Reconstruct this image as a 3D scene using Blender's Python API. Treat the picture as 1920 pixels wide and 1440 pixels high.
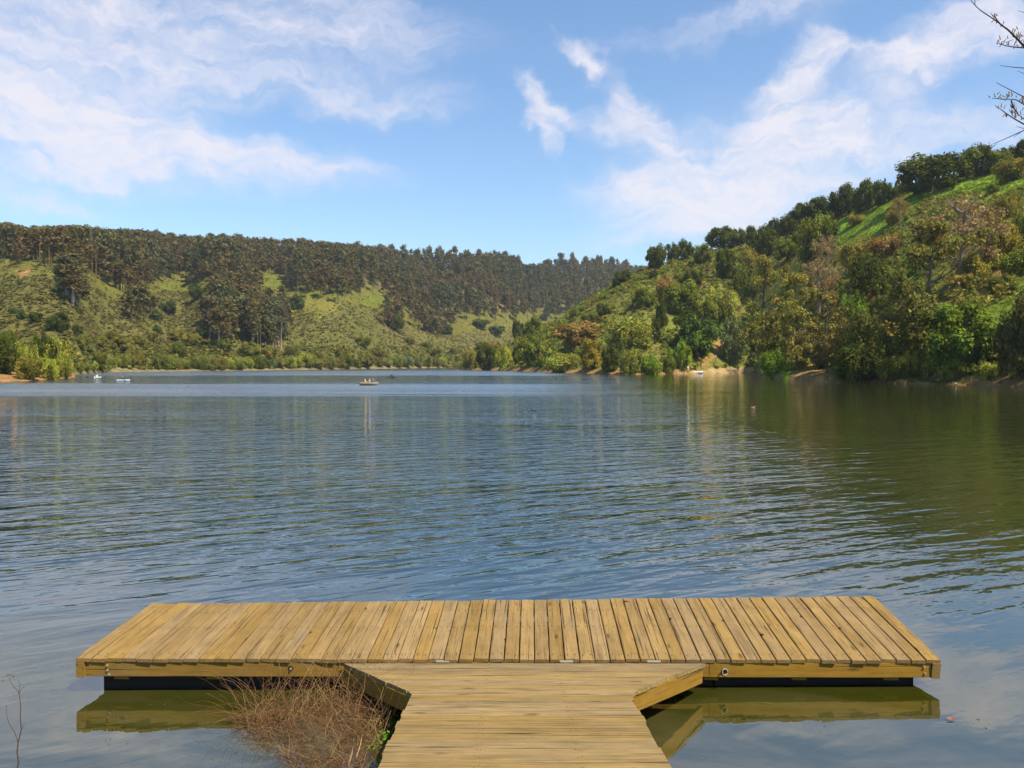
import bpy, bmesh, math, random
import numpy as np
from mathutils import Vector, Matrix, noise as mnoise

# ------------------------------------------------------------------ clear
for o in list(bpy.data.objects): bpy.data.objects.remove(o, do_unlink=True)
scene = bpy.context.scene
COL = scene.collection
R = math.radians
random.seed(7); rng = np.random.default_rng(7)

# ------------------------------------------------------------------ camera
H = 3.185                       # eye above the lake
F, HOR = 1500.0, 682.0         # focal length and horizon in photo pixels (1920 x 1440)
PITCH = -math.atan((720 - HOR) / F)
cam_d = bpy.data.cameras.new("camera"); cam = bpy.data.objects.new("camera", cam_d); COL.objects.link(cam)
cam_d.sensor_width = 36; cam_d.lens = 36 * F / 1920; cam_d.clip_start = 0.05; cam_d.clip_end = 20000
cam.location = (0, 0, H); cam.rotation_euler = (math.pi / 2 + PITCH, 0, 0)
scene.camera = cam

# ------------------------------------------------------------------ world / sun / exposure
SUN_EL, SUN_AZ = R(55), R(130)     # azimuth clockwise from +Y (view direction): from the right and behind
sun_dir = Vector((math.sin(SUN_AZ) * math.cos(SUN_EL), math.cos(SUN_AZ) * math.cos(SUN_EL), math.sin(SUN_EL)))
world = bpy.data.worlds.new("World"); scene.world = world; world.use_nodes = True
SKY_STRENGTH = 0.118

def build_world():
    nt = world.node_tree; nt.nodes.clear(); N = nt.nodes.new; L = nt.links.new
    out = N('ShaderNodeOutputWorld'); bg = N('ShaderNodeBackground'); bg.inputs[1].default_value = SKY_STRENGTH
    L(bg.outputs[0], out.inputs[0])
    sky = N('ShaderNodeTexSky'); sky.sky_type = 'NISHITA'; sky.sun_disc = False
    sky.sun_elevation = SUN_EL; sky.sun_rotation = SUN_AZ
    sky.air_density = 1.15; sky.dust_density = 0.4; sky.ozone_density = 2.2; sky.altitude = 200
    tc = N('ShaderNodeTexCoord'); sep = N('ShaderNodeSeparateXYZ'); L(tc.outputs['Generated'], sep.inputs[0])
    def math_(op, a, b=None, c=None):
        n = N('ShaderNodeMath'); n.operation = op
        for i, v in enumerate((a, b, c)):
            if v is None: continue
            if isinstance(v, (int, float)): n.inputs[i].default_value = v
            else: L(v, n.inputs[i])
        return n.outputs[0]
    az = math_('ARCTAN2', sep.outputs[0], sep.outputs[1])
    el = math_('ARCSINE', sep.outputs[2])
    cmb = N('ShaderNodeCombineXYZ'); L(az, cmb.inputs[0]); L(el, cmb.inputs[1])
    P = cmb.outputs[0]
    def noise(vec, scale, detail, rough=0.55, dist=0.0, map_=None):
        if map_:
            m = N('ShaderNodeMapping'); m.inputs['Rotation'].default_value = (0, 0, map_[0]); m.inputs['Scale'].default_value = (map_[1], map_[2], 1)
            L(vec, m.inputs[0]); vec = m.outputs[0]
        n = N('ShaderNodeTexNoise'); n.inputs['Scale'].default_value = scale; n.inputs['Detail'].default_value = detail
        n.inputs['Roughness'].default_value = rough; n.inputs['Distortion'].default_value = dist
        L(vec, n.inputs['Vector']); return n
    # warp the sky coordinates so that the cloud patches get wispy edges
    w1 = noise(P, 7.0, 4, 0.6); w2 = noise(P, 26.0, 4, 0.6)
    def warp(src, nz, amp):
        s = N('ShaderNodeVectorMath'); s.operation = 'SUBTRACT'; L(nz.outputs['Color'], s.inputs[0]); s.inputs[1].default_value = (.5, .5, .5)
        m = N('ShaderNodeVectorMath'); m.operation = 'SCALE'; L(s.outputs[0], m.inputs[0]); m.inputs['Scale'].default_value = amp
        a = N('ShaderNodeVectorMath'); a.operation = 'ADD'; L(src, a.inputs[0]); L(m.outputs[0], a.inputs[1]); return a.outputs[0]
    w3 = noise(P, 70.0, 3, 0.6); PW = warp(warp(warp(P, w1, 0.11), w2, 0.032), w3, .008)
    def px(u, v):
        a = math.atan((u - 960) / F); return a, math.atan((HOR - v) / F * math.cos(a))
    # (u, v, radius u, radius v, tilt deg, weight): the patches of cirrus
    blobs = [(150, 30, 620, 150, -4, .62), (700, 40, 330, 90, 8, .42), (180, 270, 480, 85, 5, .85), (480, 300, 330, 50, 6, .6),
             (60, 180, 330, 120, 0, .66), (60, 372, 150, 26, 6, .5), (700, 190, 240, 46, 4, .5), (420, 120, 420, 100, 3, .25), (-500, 200, 500, 200, 0, .5),
             (1440, 20, 400, 42, -6, .5), (1020, 200, 75, 34, 40, .8), (1010, 245, 60, 24, 60, .75), (1090, 110, 62, 26, 48, .75),
             (1205, 230, 130, 48, 50, .8), (1130, 240, 120, 40, 15, .45), (1280, 370, 240, 62, 4, .9), (1420, 330, 330, 110, -8, .7),
             (1480, 170, 120, 60, -50, .8), (1450, 250, 90, 90, 0, .65), (1550, 100, 90, 36, 20, .75), (1740, 110, 170, 62, -14, .85),
             (1690, 160, 60, 90, 20, .4), (1560, 240, 70, 50, 60, .6), (1700, 270, 300, 55, -4, .5), (1900, 40, 120, 60, 0, .6), (1330, 300, 300, 150, -10, .35), (1300, 420, 260, 45, -12, .7),
             (2300, 200, 380, 180, 0, .5)]
    acc = None
    for (u, v, ru, rv, tilt, wt) in blobs:
        a, e = px(u, v)
        m = N('ShaderNodeMapping'); m.vector_type = 'TEXTURE'
        m.inputs['Location'].default_value = (a, e, 0); m.inputs['Rotation'].default_value = (0, 0, -R(tilt)); m.inputs['Scale'].default_value = (ru / F, rv / F, 1)
        L(PW, m.inputs[0])
        ln = N('ShaderNodeVectorMath'); ln.operation = 'LENGTH'; L(m.outputs[0], ln.inputs[0])
        mr = N('ShaderNodeMapRange'); mr.interpolation_type = 'SMOOTHERSTEP'
        mr.inputs['From Min'].default_value = 1.36; mr.inputs['From Max'].default_value = 0.0; mr.inputs['To Max'].default_value = wt
        L(ln.outputs['Value'], mr.inputs['Value'])
        if acc is None: acc = mr.outputs[0]
        else:   # screen
            acc = math_('SUBTRACT', math_('ADD', acc, mr.outputs[0]), math_('MULTIPLY', acc, mr.outputs[0]))
    # elsewhere in the sky: loose generic cirrus
    gen = noise(P, 2.2, 5, 0.6, 0.6, (0.25, 1.0, 2.6))
    gr = N('ShaderNodeMapRange'); gr.interpolation_type = 'SMOOTHSTEP'; gr.inputs['From Min'].default_value = .5; gr.inputs['From Max'].default_value = .75; gr.inputs['To Max'].default_value = .5
    L(gen.outputs[0], gr.inputs['Value'])
    hi = N('ShaderNodeMapRange'); hi.interpolation_type = 'SMOOTHSTEP'; hi.inputs['From Min'].default_value = .42; hi.inputs['From Max'].default_value = .7
    L(el, hi.inputs['Value'])
    acc = math_('MAXIMUM', acc, math_('MULTIPLY', gr.outputs[0], hi.outputs[0]))
    # streaks inside the patches
    st = noise(PW, 8.0, 8, 0.64, 0.15, (-0.12, 1.0, 5.0))
    st2 = noise(PW, 30.0, 5, 0.6, 0.3, (0.8, 1.0, 2.2))
    s1 = N('ShaderNodeMapRange'); s1.inputs['From Min'].default_value = .3; s1.inputs['From Max'].default_value = .68; s1.inputs['To Min'].default_value = .58; s1.inputs['To Max'].default_value = 1.22
    L(st.outputs[0], s1.inputs['Value'])
    s2 = N('ShaderNodeMapRange'); s2.inputs['From Min'].default_value = .3; s2.inputs['From Max'].default_value = .7; s2.inputs['To Min'].default_value = .80; s2.inputs['To Max'].default_value = 1.16
    L(st2.outputs[0], s2.inputs['Value'])
    dens = math_('MULTIPLY', math_('MULTIPLY', acc, s1.outputs[0]), s2.outputs[0])
    cl = N('ShaderNodeMapRange'); cl.interpolation_type = 'SMOOTHSTEP'; cl.inputs['From Min'].default_value = .04; cl.inputs['From Max'].default_value = 1.05; cl.inputs['To Max'].default_value = .88; L(dens, cl.inputs['Value'])
    # below the horizon the sky colour stays that of the horizon
    mix = N('ShaderNodeMix'); mix.data_type = 'RGBA'; L(cl.outputs[0], mix.inputs['Factor'])
    tint = N('ShaderNodeMix'); tint.data_type = 'RGBA'; tint.blend_type = 'MULTIPLY'; tint.inputs['Factor'].default_value = 1
    L(sky.outputs[0], tint.inputs['A']); tint.inputs['B'].default_value = SKY_TINT
    L(tint.outputs['Result'], mix.inputs['A']); mix.inputs['B'].default_value = CLOUD_COL
    L(mix.outputs['Result'], bg.inputs[0])
SKY_TINT = (0.86, 0.98, 1.08, 1)
CLOUD_COL = (5.5, 5.25, 5.6, 1)
build_world()
sd = bpy.data.lights.new("sun", 'SUN'); sd.energy = 5.0; sd.angle = R(0.53); sd.color = (1.0, 0.91, 0.74)
sun = bpy.data.objects.new("sun", sd); COL.objects.link(sun); sun.rotation_euler = sun_dir.to_track_quat('Z', 'Y').to_euler()
scene.render.engine = 'CYCLES'
scene.view_settings.view_transform = 'Standard'; scene.view_settings.look = 'None'; scene.view_settings.gamma = 1
scene.view_settings.exposure = 0.55; scene.view_settings.use_curve_mapping = False
scene.cycles.use_denoising = True; scene.cycles.use_adaptive_sampling = True; scene.cycles.adaptive_threshold = 0.025; scene.cycles.max_bounces = 5; scene.cycles.diffuse_bounces = 2; scene.cycles.glossy_bounces = 2
scene.cycles.transmission_bounces = 3; scene.cycles.volume_bounces = 0; scene.cycles.caustics_reflective = False; scene.cycles.caustics_refractive = False

# ------------------------------------------------------------------ helpers
FWD = Vector((0, math.cos(PITCH), math.sin(PITCH))); UPV = Vector((0, -math.sin(PITCH), math.cos(PITCH)))
def ray(u, v):
    d = Vector((1, 0, 0)) * (u - 960) + FWD * F + UPV * (720 - v); return d / d.y
def at(u, v, y):                       # the point at ground distance y seen at photo pixel (u, v)
    return Vector((0, 0, H)) + ray(u, v) * y
def pix(p):
    q = Vector(p) - Vector((0, 0, H)); f = q.dot(FWD); return 960 + F * q.x / f, 720 - F * q.dot(UPV) / f
def tab(t):
    xs = [a for a, _ in t]; ys = [b for _, b in t]; return lambda x: np.interp(x, xs, ys)

def mesh_from(name, verts, faces, attr=None, smooth=False):
    me = bpy.data.meshes.new(name)
    verts = np.asarray(verts, dtype=np.float32)
    if isinstance(faces, np.ndarray):
        k = faces.shape[1]; nf = faces.shape[0]
        me.vertices.add(len(verts)); me.vertices.foreach_set('co', verts.ravel())
        me.loops.add(nf * k); me.loops.foreach_set('vertex_index', faces.astype(np.int32).ravel())
        me.polygons.add(nf); me.polygons.foreach_set('loop_start', np.arange(0, nf * k, k, dtype=np.int32))
        me.update(calc_edges=True)
    else:
        me.from_pydata(verts.tolist(), [], faces); me.update()
    if attr is not None:
        ca = me.color_attributes.new('tint', 'FLOAT_COLOR', 'POINT')
        a = np.ones((len(verts), 4), dtype=np.float32); a[:, :3] = attr; ca.data.foreach_set('color', a.ravel())
    if smooth: me.polygons.foreach_set('use_smooth', np.ones(len(me.polygons), dtype=bool))
    return me
def obj(name, me, mat=None, parent=None, loc=None, smooth=False):
    o = bpy.data.objects.new(name, me); COL.objects.link(o)
    if mat is not None and me is not None and not len(me.materials): me.materials.append(mat)
    if parent is not None: o.parent = parent
    if loc is not None: o.location = loc
    return o
def tag(o, label=None, cat=None, group=None, kind=None):
    if label: o['label'] = label
    if cat: o['category'] = cat
    if group: o['group'] = group
    if kind: o['kind'] = kind
    return o
def empty(name, loc=(0, 0, 0), label=None, cat=None, group=None):
    o = bpy.data.objects.new(name, None); COL.objects.link(o); o.location = loc; o.empty_display_size = .2
    return tag(o, label, cat, group)
class MB:
    def __init__(s): s.v = []; s.f = []
    def box(s, c, d, rz=0.0):
        c = Vector(c); n = len(s.v); m = Matrix.Rotation(rz, 3, 'Z')
        for i in range(8):
            s.v.append(c + m @ Vector(((i & 1) - .5, ((i >> 1) & 1) - .5, ((i >> 2) & 1) - .5)) * Matrix.Diagonal(Vector(d)) if False else c + m @ Vector((((i & 1) - .5) * d[0], (((i >> 1) & 1) - .5) * d[1], (((i >> 2) & 1) - .5) * d[2])))
        for q in ((0, 2, 3, 1), (4, 5, 7, 6), (0, 1, 5, 4), (2, 6, 7, 3), (0, 4, 6, 2), (1, 3, 7, 5)): s.f.append([n + k for k in q])
        return s
    def hexa(s, b, t):       # four bottom and four top corners
        n = len(s.v); s.v += [Vector(p) for p in b] + [Vector(p) for p in t]
        for q in ((3, 2, 1, 0), (4, 5, 6, 7), (0, 1, 5, 4), (1, 2, 6, 5), (2, 3, 7, 6), (3, 0, 4, 7)): s.f.append([n + k for k in q])
        return s
    def tube(s, pts, rad, k=5, cap=True):
        pts = [Vector(p) for p in pts]; n0 = len(s.v); rad = rad if hasattr(rad, '__len__') else [rad] * len(pts)
        ref = Vector((0.13, 0.27, 0.95))
        for i, p in enumerate(pts):
            t = (pts[min(i + 1, len(pts) - 1)] - pts[max(i - 1, 0)]).normalized()
            a = t.cross(ref)
            if a.length < 1e-3: a = t.cross(Vector((1, 0, 0)))
            a.normalize(); b = t.cross(a)
            for j in range(k):
                an = 2 * math.pi * j / k; s.v.append(p + (a * math.cos(an) + b * math.sin(an)) * rad[i])
        for i in range(len(pts) - 1):
            for j in range(k):
                j2 = (j + 1) % k; s.f.append([n0 + i * k + j, n0 + i * k + j2, n0 + (i + 1) * k + j2, n0 + (i + 1) * k + j])
        if cap:
            s.f.append([n0 + j for j in range(k)]); s.f.append([n0 + (len(pts) - 1) * k + j for j in reversed(range(k))])
        return s
    def mesh(s, name, smooth=False): return mesh_from(name, [tuple(v) for v in s.v], s.f, smooth=smooth)
    def build(s, name, mat, parent=None, smooth=False): return obj(name, s.mesh(name, smooth), mat, parent)

# ------------------------------------------------------------------ materials
def new_mat(name):
    m = bpy.data.materials.new(name); m.use_nodes = True; nt = m.node_tree; nt.nodes.clear()
    out = nt.nodes.new('ShaderNodeOutputMaterial'); return m, nt, out
def plain(name, col, rough=0.7, metal=0.0, var=0.15):
    m, nt, out = new_mat(name); N = nt.nodes.new; L = nt.links.new
    b = N('ShaderNodeBsdfPrincipled'); b.inputs['Roughness'].default_value = rough; b.inputs['Metallic'].default_value = metal
    tc = N('ShaderNodeTexCoord'); n = N('ShaderNodeTexNoise'); n.inputs['Scale'].default_value = 9; n.inputs['Detail'].default_value = 4; L(tc.outputs['Object'], n.inputs['Vector'])
    mx = N('ShaderNodeMix'); mx.data_type = 'RGBA'; L(n.outputs[0], mx.inputs['Factor'])
    mx.inputs['A'].default_value = (*[c * (1 - var) for c in col], 1); mx.inputs['B'].default_value = (*[min(1, c * (1 + var)) for c in col], 1)
    L(mx.outputs['Result'], b.inputs['Base Color']); L(b.outputs[0], out.inputs[0]); return m
def foliage_mat(name, trans=0.30):
    m, nt, out = new_mat(name); N = nt.nodes.new; L = nt.links.new
    at_ = N('ShaderNodeAttribute'); at_.attribute_name = 'tint'; oi = N('ShaderNodeObjectInfo')
    mx = N('ShaderNodeMix'); mx.data_type = 'RGBA'; mx.blend_type = 'MULTIPLY'; mx.inputs['Factor'].default_value = 1
    L(at_.outputs['Color'], mx.inputs['A']); L(oi.outputs['Color'], mx.inputs['B'])
    d = N('ShaderNodeBsdfDiffuse'); t = N('ShaderNodeBsdfTranslucent'); s = N('ShaderNodeMixShader'); s.inputs[0].default_value = trans
    L(mx.outputs['Result'], d.inputs[0])
    hs = N('ShaderNodeHueSaturation'); hs.inputs['Value'].default_value = 1.2; hs.inputs['Hue'].default_value = 0.485; L(mx.outputs['Result'], hs.inputs['Color']); L(hs.outputs[0], t.inputs[0])
    L(d.outputs[0], s.inputs[1]); L(t.outputs[0], s.inputs[2]); L(s.outputs[0], out.inputs[0]); return m
FOL = foliage_mat('foliage'); 
BARK = plain('bark', (0.10, 0.075, 0.05), 0.9, var=.4); BARK_PALE = plain('pale_bark', (0.24, 0.19, 0.15), 0.9, var=.35)
TWIG = plain('dead_twigs', (0.20, 0.145, 0.10), 0.9, var=.35)

def terrain_mat():
    m, nt, out = new_mat('hill_ground'); N = nt.nodes.new; L = nt.links.new
    a = N('ShaderNodeAttribute'); a.attribute_name = 'tint'
    g = N('ShaderNodeNewGeometry')
    n1 = N('ShaderNodeTexNoise'); n1.inputs['Scale'].default_value = .35; n1.inputs['Detail'].default_value = 8; n1.inputs['Roughness'].default_value = .65; L(g.outputs['Position'], n1.inputs['Vector'])
    mr = N('ShaderNodeMapRange'); mr.inputs['From Min'].default_value = .3; mr.inputs['From Max'].default_value = .7; mr.inputs['To Min'].default_value = .6; mr.inputs['To Max'].default_value = 1.4; L(n1.outputs[0], mr.inputs['Value'])
    vm = N('ShaderNodeVectorMath'); vm.operation = 'SCALE'; L(a.outputs['Color'], vm.inputs[0]); L(mr.outputs[0], vm.inputs['Scale'])
    b = N('ShaderNodeBsdfDiffuse'); L(vm.outputs[0], b.inputs[0])
    bp = N('ShaderNodeBump'); bp.inputs['Strength'].default_value = .8; bp.inputs['Distance'].default_value = 1.2; L(n1.outputs[0], bp.inputs['Height']); L(bp.outputs[0], b.inputs['Normal'])
    L(b.outputs[0], out.inputs[0]); return m
HILL = terrain_mat()

def wood_mat(name, base, dark, light, grain=1.0):
    """weathered deck board: x of the object is the length of the board"""
    m, nt, out = new_mat(name); N = nt.nodes.new; L = nt.links.new
    tc = N('ShaderNodeTexCoord'); oi = N('ShaderNodeObjectInfo')
    off = N('ShaderNodeVectorMath'); off.operation = 'SCALE'; off.inputs[0].default_value = (17.3, 31.7, 5.1); L(oi.outputs['Random'], off.inputs['Scale'])
    ad = N('ShaderNodeVectorMath'); ad.operation = 'ADD'; L(tc.outputs['Object'], ad.inputs[0]); L(off.outputs[0], ad.inputs[1])
    def nz(sx, sy, sz, sc, det, rough=.6, dist=0.0):
        mp = N('ShaderNodeMapping'); mp.inputs['Scale'].default_value = (sx, sy, sz); L(ad.outputs[0], mp.inputs[0])
        n = N('ShaderNodeTexNoise'); n.inputs['Scale'].default_value = sc; n.inputs['Detail'].default_value = det; n.inputs['Roughness'].default_value = rough; n.inputs['Distortion'].default_value = dist
        L(mp.outputs[0], n.inputs['Vector']); return n.outputs[0]
    def mrange(v, a, b_, c, d, smooth=False):
        r = N('ShaderNodeMapRange'); r.inputs['From Min'].default_value = a; r.inputs['From Max'].default_value = b_; r.inputs['To Min'].default_value = c; r.inputs['To Max'].default_value = d
        if smooth: r.interpolation_type = 'SMOOTHSTEP'
        L(v, r.inputs['Value']); return r.outputs[0]
    g1 = nz(1.2, 40, 40, 1.5, 7, .7, .4)      # fine grain
    g2 = nz(.8, 9, 9, 1.5, 4, .6, .6)         # broad bands
    bl = nz(1, 1.6, 1.6, 3.0, 5, .65)           # blotches
    sp = nz(5, 8, 8, 3.4, 3, .6)           # dirt specks
    ckr = nz(.9, 60, 60, 1.1, 2, .5, .2)     # checks along the grain
    mx = N('ShaderNodeMix'); mx.data_type = 'RGBA'; mx.inputs['A'].default_value = (*base, 1); mx.inputs['B'].default_value = (*light, 1); L(mrange(g1, .35, .7, 0, 1), mx.inputs['Factor'])
    m2 = N('ShaderNodeMix'); m2.data_type = 'RGBA'; L(mrange(g2, .52, .78, 0, .75), m2.inputs['Factor']); L(mx.outputs['Result'], m2.inputs['A']); m2.inputs['B'].default_value = (*dark, 1)
    m3 = N('ShaderNodeMix'); m3.data_type = 'RGBA'; L(mrange(ckr, .62, .70, 0, .8), m3.inputs['Factor']); L(m2.outputs['Result'], m3.inputs['A']); m3.inputs['B'].default_value = (dark[0] * .35, dark[1] * .3, dark[2] * .3, 1)
    m4 = N('ShaderNodeMix'); m4.data_type = 'RGBA'; L(mrange(sp, .66, .74, 0, .55), m4.inputs['Factor']); L(m3.outputs['Result'], m4.inputs['A']); m4.inputs['B'].default_value = (dark[0] * .5, dark[1] * .45, dark[2] * .4, 1)
    # knots, and grey weathering in broad patches
    mpk = N('ShaderNodeMapping'); mpk.inputs['Scale'].default_value = (1.6, 5.5, 5.5); L(ad.outputs[0], mpk.inputs[0]); vk = N('ShaderNodeTexVoronoi'); vk.inputs['Scale'].default_value = 1.0; L(mpk.outputs[0], vk.inputs['Vector'])
    m5 = N('ShaderNodeMix'); m5.data_type = 'RGBA'; L(mrange(vk.outputs['Distance'], .05, .13, .75, 0), m5.inputs['Factor']); L(m4.outputs['Result'], m5.inputs['A']); m5.inputs['B'].default_value = (dark[0] * .45, dark[1] * .38, dark[2] * .35, 1)
    gw = nz(.9, 2.2, 2.2, 2.0, 4, .6)
    m6 = N('ShaderNodeMix'); m6.data_type = 'RGBA'; L(mrange(gw, .54, .76, 0, .32), m6.inputs['Factor']); L(m5.outputs['Result'], m6.inputs['A']); gcol = (base[0] + base[1]) * .42; m6.inputs['B'].default_value = (gcol * 1.08, gcol * .95, gcol * .68, 1)
    hs = N('ShaderNodeHueSaturation'); L(m6.outputs['Result'], hs.inputs['Color'])
    val = N('ShaderNodeMath'); val.operation = 'MULTIPLY'; L(mrange(oi.outputs['Random'], 0, 1, .88, 1.08), val.inputs[0]); L(mrange(bl, .3, .7, .82, 1.16), val.inputs[1]); L(val.outputs[0], hs.inputs['Value'])
    wn = N('ShaderNodeTexWhiteNoise'); wn.noise_dimensions = '1D'; L(oi.outputs['Random'], wn.inputs['W'])
    L(mrange(wn.outputs[0], 0, 1, .92, 1.08), hs.inputs['Saturation'])
    b = N('ShaderNodeBsdfPrincipled'); b.inputs['Roughness'].default_value = .85; b.inputs['Specular IOR Level'].default_value = .25; L(hs.outputs[0], b.inputs['Base Color'])
    hsum = N('ShaderNodeMath'); hsum.operation = 'SUBTRACT'; L(g1, hsum.inputs[0]); L(mrange(ckr, .60, .70, 0, 1.2), hsum.inputs[1])
    bp = N('ShaderNodeBump'); bp.inputs['Strength'].default_value = .6 * grain; bp.inputs['Distance'].default_value = .006; L(hsum.outputs[0], bp.inputs['Height']); L(bp.outputs[0], b.inputs['Normal'])
    L(b.outputs[0], out.inputs[0]); return m
WOOD = wood_mat('weathered_deck_wood', (0.232, 0.140, 0.042), (0.115, 0.064, 0.020), (0.305, 0.198, 0.074))
WOOD_RAMP = wood_mat('weathered_ramp_wood', (0.236, 0.150, 0.048), (0.10, 0.057, 0.018), (0.325, 0.222, 0.09), 1.5)
WOOD_FASCIA = wood_mat('treated_fascia_wood', (0.275, 0.148, 0.020), (0.18, 0.088, 0.014), (0.32, 0.185, 0.034), .5)
BLACK = plain('black_float_plastic', (0.004, 0.004, 0.0035), .95); STEEL = plain('galvanised_steel', (0.33, 0.29, 0.22), .7, .2); RUST = plain('rusty_iron', (0.05, 0.025, 0.012), .9)

def water_mat():
    m, nt, out = new_mat('lake_water'); N = nt.nodes.new; L = nt.links.new
    g = N('ShaderNodeNewGeometry'); P = g.outputs['Position']; sep = N('ShaderNodeSeparateXYZ'); L(P, sep.inputs[0])
    def mt(op, a, b=None):
        n = N('ShaderNodeMath'); n.operation = op
        for i, v in enumerate((a, b)):
            if v is None: continue
            if isinstance(v, (int, float)): n.inputs[i].default_value = v
            else: L(v, n.inputs[i])
        return n.outputs[0]
    def mr(v, a, b_, c, d):
        r = N('ShaderNodeMapRange'); r.interpolation_type = 'SMOOTHSTEP'; r.inputs['From Min'].default_value = a; r.inputs['From Max'].default_value = b_; r.inputs['To Min'].default_value = c; r.inputs['To Max'].default_value = d
        L(v, r.inputs['Value']); return r.outputs[0]
    def nz(rot, sx, sy, det, rough=.5, dist=0.0):
        mp = N('ShaderNodeMapping'); mp.inputs['Rotation'].default_value = (0, 0, rot); mp2 = N('ShaderNodeMapping'); mp2.inputs['Scale'].default_value = (sx, sy, 1)
        L(P, mp.inputs[0]); L(mp.outputs[0], mp2.inputs[0])
        n = N('ShaderNodeTexNoise'); n.inputs['Scale'].default_value = 1; n.inputs['Detail'].default_value = det; n.inputs['Roughness'].default_value = rough; n.inputs['Distortion'].default_value = dist
        L(mp2.outputs[0], n.inputs['Vector']); return n.outputs[0]
    X, Y = sep.outputs[0], sep.outputs[1]
    huge = nz(R(-10), .05, .16, 2.0); big = nz(R(-18), .20, .62, 2.0); mid = nz(R(-25), .62, 2.1, 2.5, .5, .3); fine = nz(R(12), 2.2, 6.0, 2.0)
    # where the surface is ruffled: open water left of the line towards the point, calm in the lee of the right hill and around the dock
    lee = mr(mt('SUBTRACT', X, mt('MULTIPLY', Y, .14)), -2.0, 9.0, 1.0, .24)
    near = mr(Y, 7.5, 15.0, .06, 1.0)
    patch = mr(nz(R(5), .012, .05, 3), .35, .62, .55, 1.25)
    amp = mt('MULTIPLY', mt('MULTIPLY', lee, near), patch)
    h = mt('ADD', mt('ADD', mt('ADD', mt('MULTIPLY', huge, WAVE[4]), mt('MULTIPLY', big, WAVE[0])), mt('MULTIPLY', mid, WAVE[1])), mt('MULTIPLY', fine, WAVE[2]))
    wv = N('ShaderNodeTexWave'); wv.wave_type = 'BANDS'; wv.bands_direction = 'Y'; wv.inputs['Scale'].default_value = .36; wv.inputs['Distortion'].default_value = 5.5; wv.inputs['Detail'].default_value = 2; wv.inputs['Detail Scale'].default_value = .7
    mpw = N('ShaderNodeMapping'); mpw.inputs['Rotation'].default_value = (0, 0, R(-27)); L(P, mpw.inputs[0]); L(mpw.outputs[0], wv.inputs['Vector'])
    h = mt('ADD', h, mt('MULTIPLY', wv.outputs['Fac'], WAVE[3]))
    h = mt('ADD', h, mt('MULTIPLY', nz(R(-31), 1.15, 4.0, 2.0, .5, .2), .050))
    h = mt('MULTIPLY', h, amp)
    bp = N('ShaderNodeBump'); bp.inputs['Strength'].default_value = 1; bp.inputs['Distance'].default_value = 1; L(h, bp.inputs['Height'])
    # wind lanes: fine ripples roughen the surface in bands across the lake
    lane = mr(nz(R(2), .004, .045, 2), .44, .60, 0, 1)
    far = mr(Y, 70, 86, 0, 1); 
    open_ = mr(mt('SUBTRACT', X, mt('MULTIPLY', Y, .08)), -12, 14, 1, 0)
    Y = mt('ADD', Y, mt('MULTIPLY', mt('SUBTRACT', nz(R(4), .02, .12, 4, .6, .4), .5), mt('MULTIPLY', Y, .42)))
    b1 = mt('MULTIPLY', mr(Y, 74, 84, 0, 1), mr(Y, 124, 132, 1, 0)); b2 = mt('MULTIPLY', mr(Y, 205, 225, 0, 1), mr(Y, 330, 420, 1, .3))
    lanes = mt('MULTIPLY', mt('MAXIMUM', b1, b2), open_)
    lanes = mt('MAXIMUM', lanes, mt('MULTIPLY', mt('MULTIPLY', lane, far), mt('MULTIPLY', open_, .25)))
    rough = mt('ADD', mt('MULTIPLY', lanes, .20), mr(sep.outputs[1], 12, 90, .006, .045))
    # body colour: blue-green, olive near the dock; hill's green reflection painted into the lee, paler silt in the shallows
    shal = mr(sep.outputs[1], 5.9, 8.6, 1, 0); sn = mr(nz(R(10), .55, 1.5, 6, .65, .7), .36, .64, .0, 1.0)
    mx = N('ShaderNodeMix'); mx.data_type = 'RGBA'; L(mt('MULTIPLY', shal, sn), mx.inputs['Factor']); mx.inputs['A'].default_value = (*WATER_BODY, 1); mx.inputs['B'].default_value = (*WATER_SHALLOW, 1)
    mo = N('ShaderNodeMix'); mo.data_type = 'RGBA'; L(mt('MAXIMUM', mr(sep.outputs[1], 8.0, 10.5, 1, 0), mt('SUBTRACT', 1.0, lee)), mo.inputs['Factor']); mo.inputs['A'].default_value = (*WATER_BODY, 1); mo.inputs['B'].default_value = (*WATER_OLIVE, 1); L(mo.outputs['Result'], mx.inputs['A'])
    d = N('ShaderNodeBsdfDiffuse'); L(mx.outputs['Result'], d.inputs[0])
    gl = N('ShaderNodeBsdfGlossy'); L(rough, gl.inputs['Roughness']); L(bp.outputs[0], gl.inputs['Normal']); gl.inputs[0].default_value = (1, 1, 1, 1)
    fr = N('ShaderNodeFresnel'); fr.inputs[0].default_value = WATER_IOR; L(bp.outputs[0], fr.inputs['Normal'])
    s = N('ShaderNodeMixShader'); L(fr.outputs[0], s.inputs[0]); L(d.outputs[0], s.inputs[1]); L(gl.outputs[0], s.inputs[2]); L(s.outputs[0], out.inputs[0]); return m
WAVE = (0.125, 0.125, 0.013, .016, .09); WATER_BODY = (0.016, 0.031, 0.027); WATER_SHALLOW = (0.085, 0.072, 0.028); WATER_OLIVE = (0.030, 0.032, 0.003); WATER_IOR = 2.9
WATER = water_mat()

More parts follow.
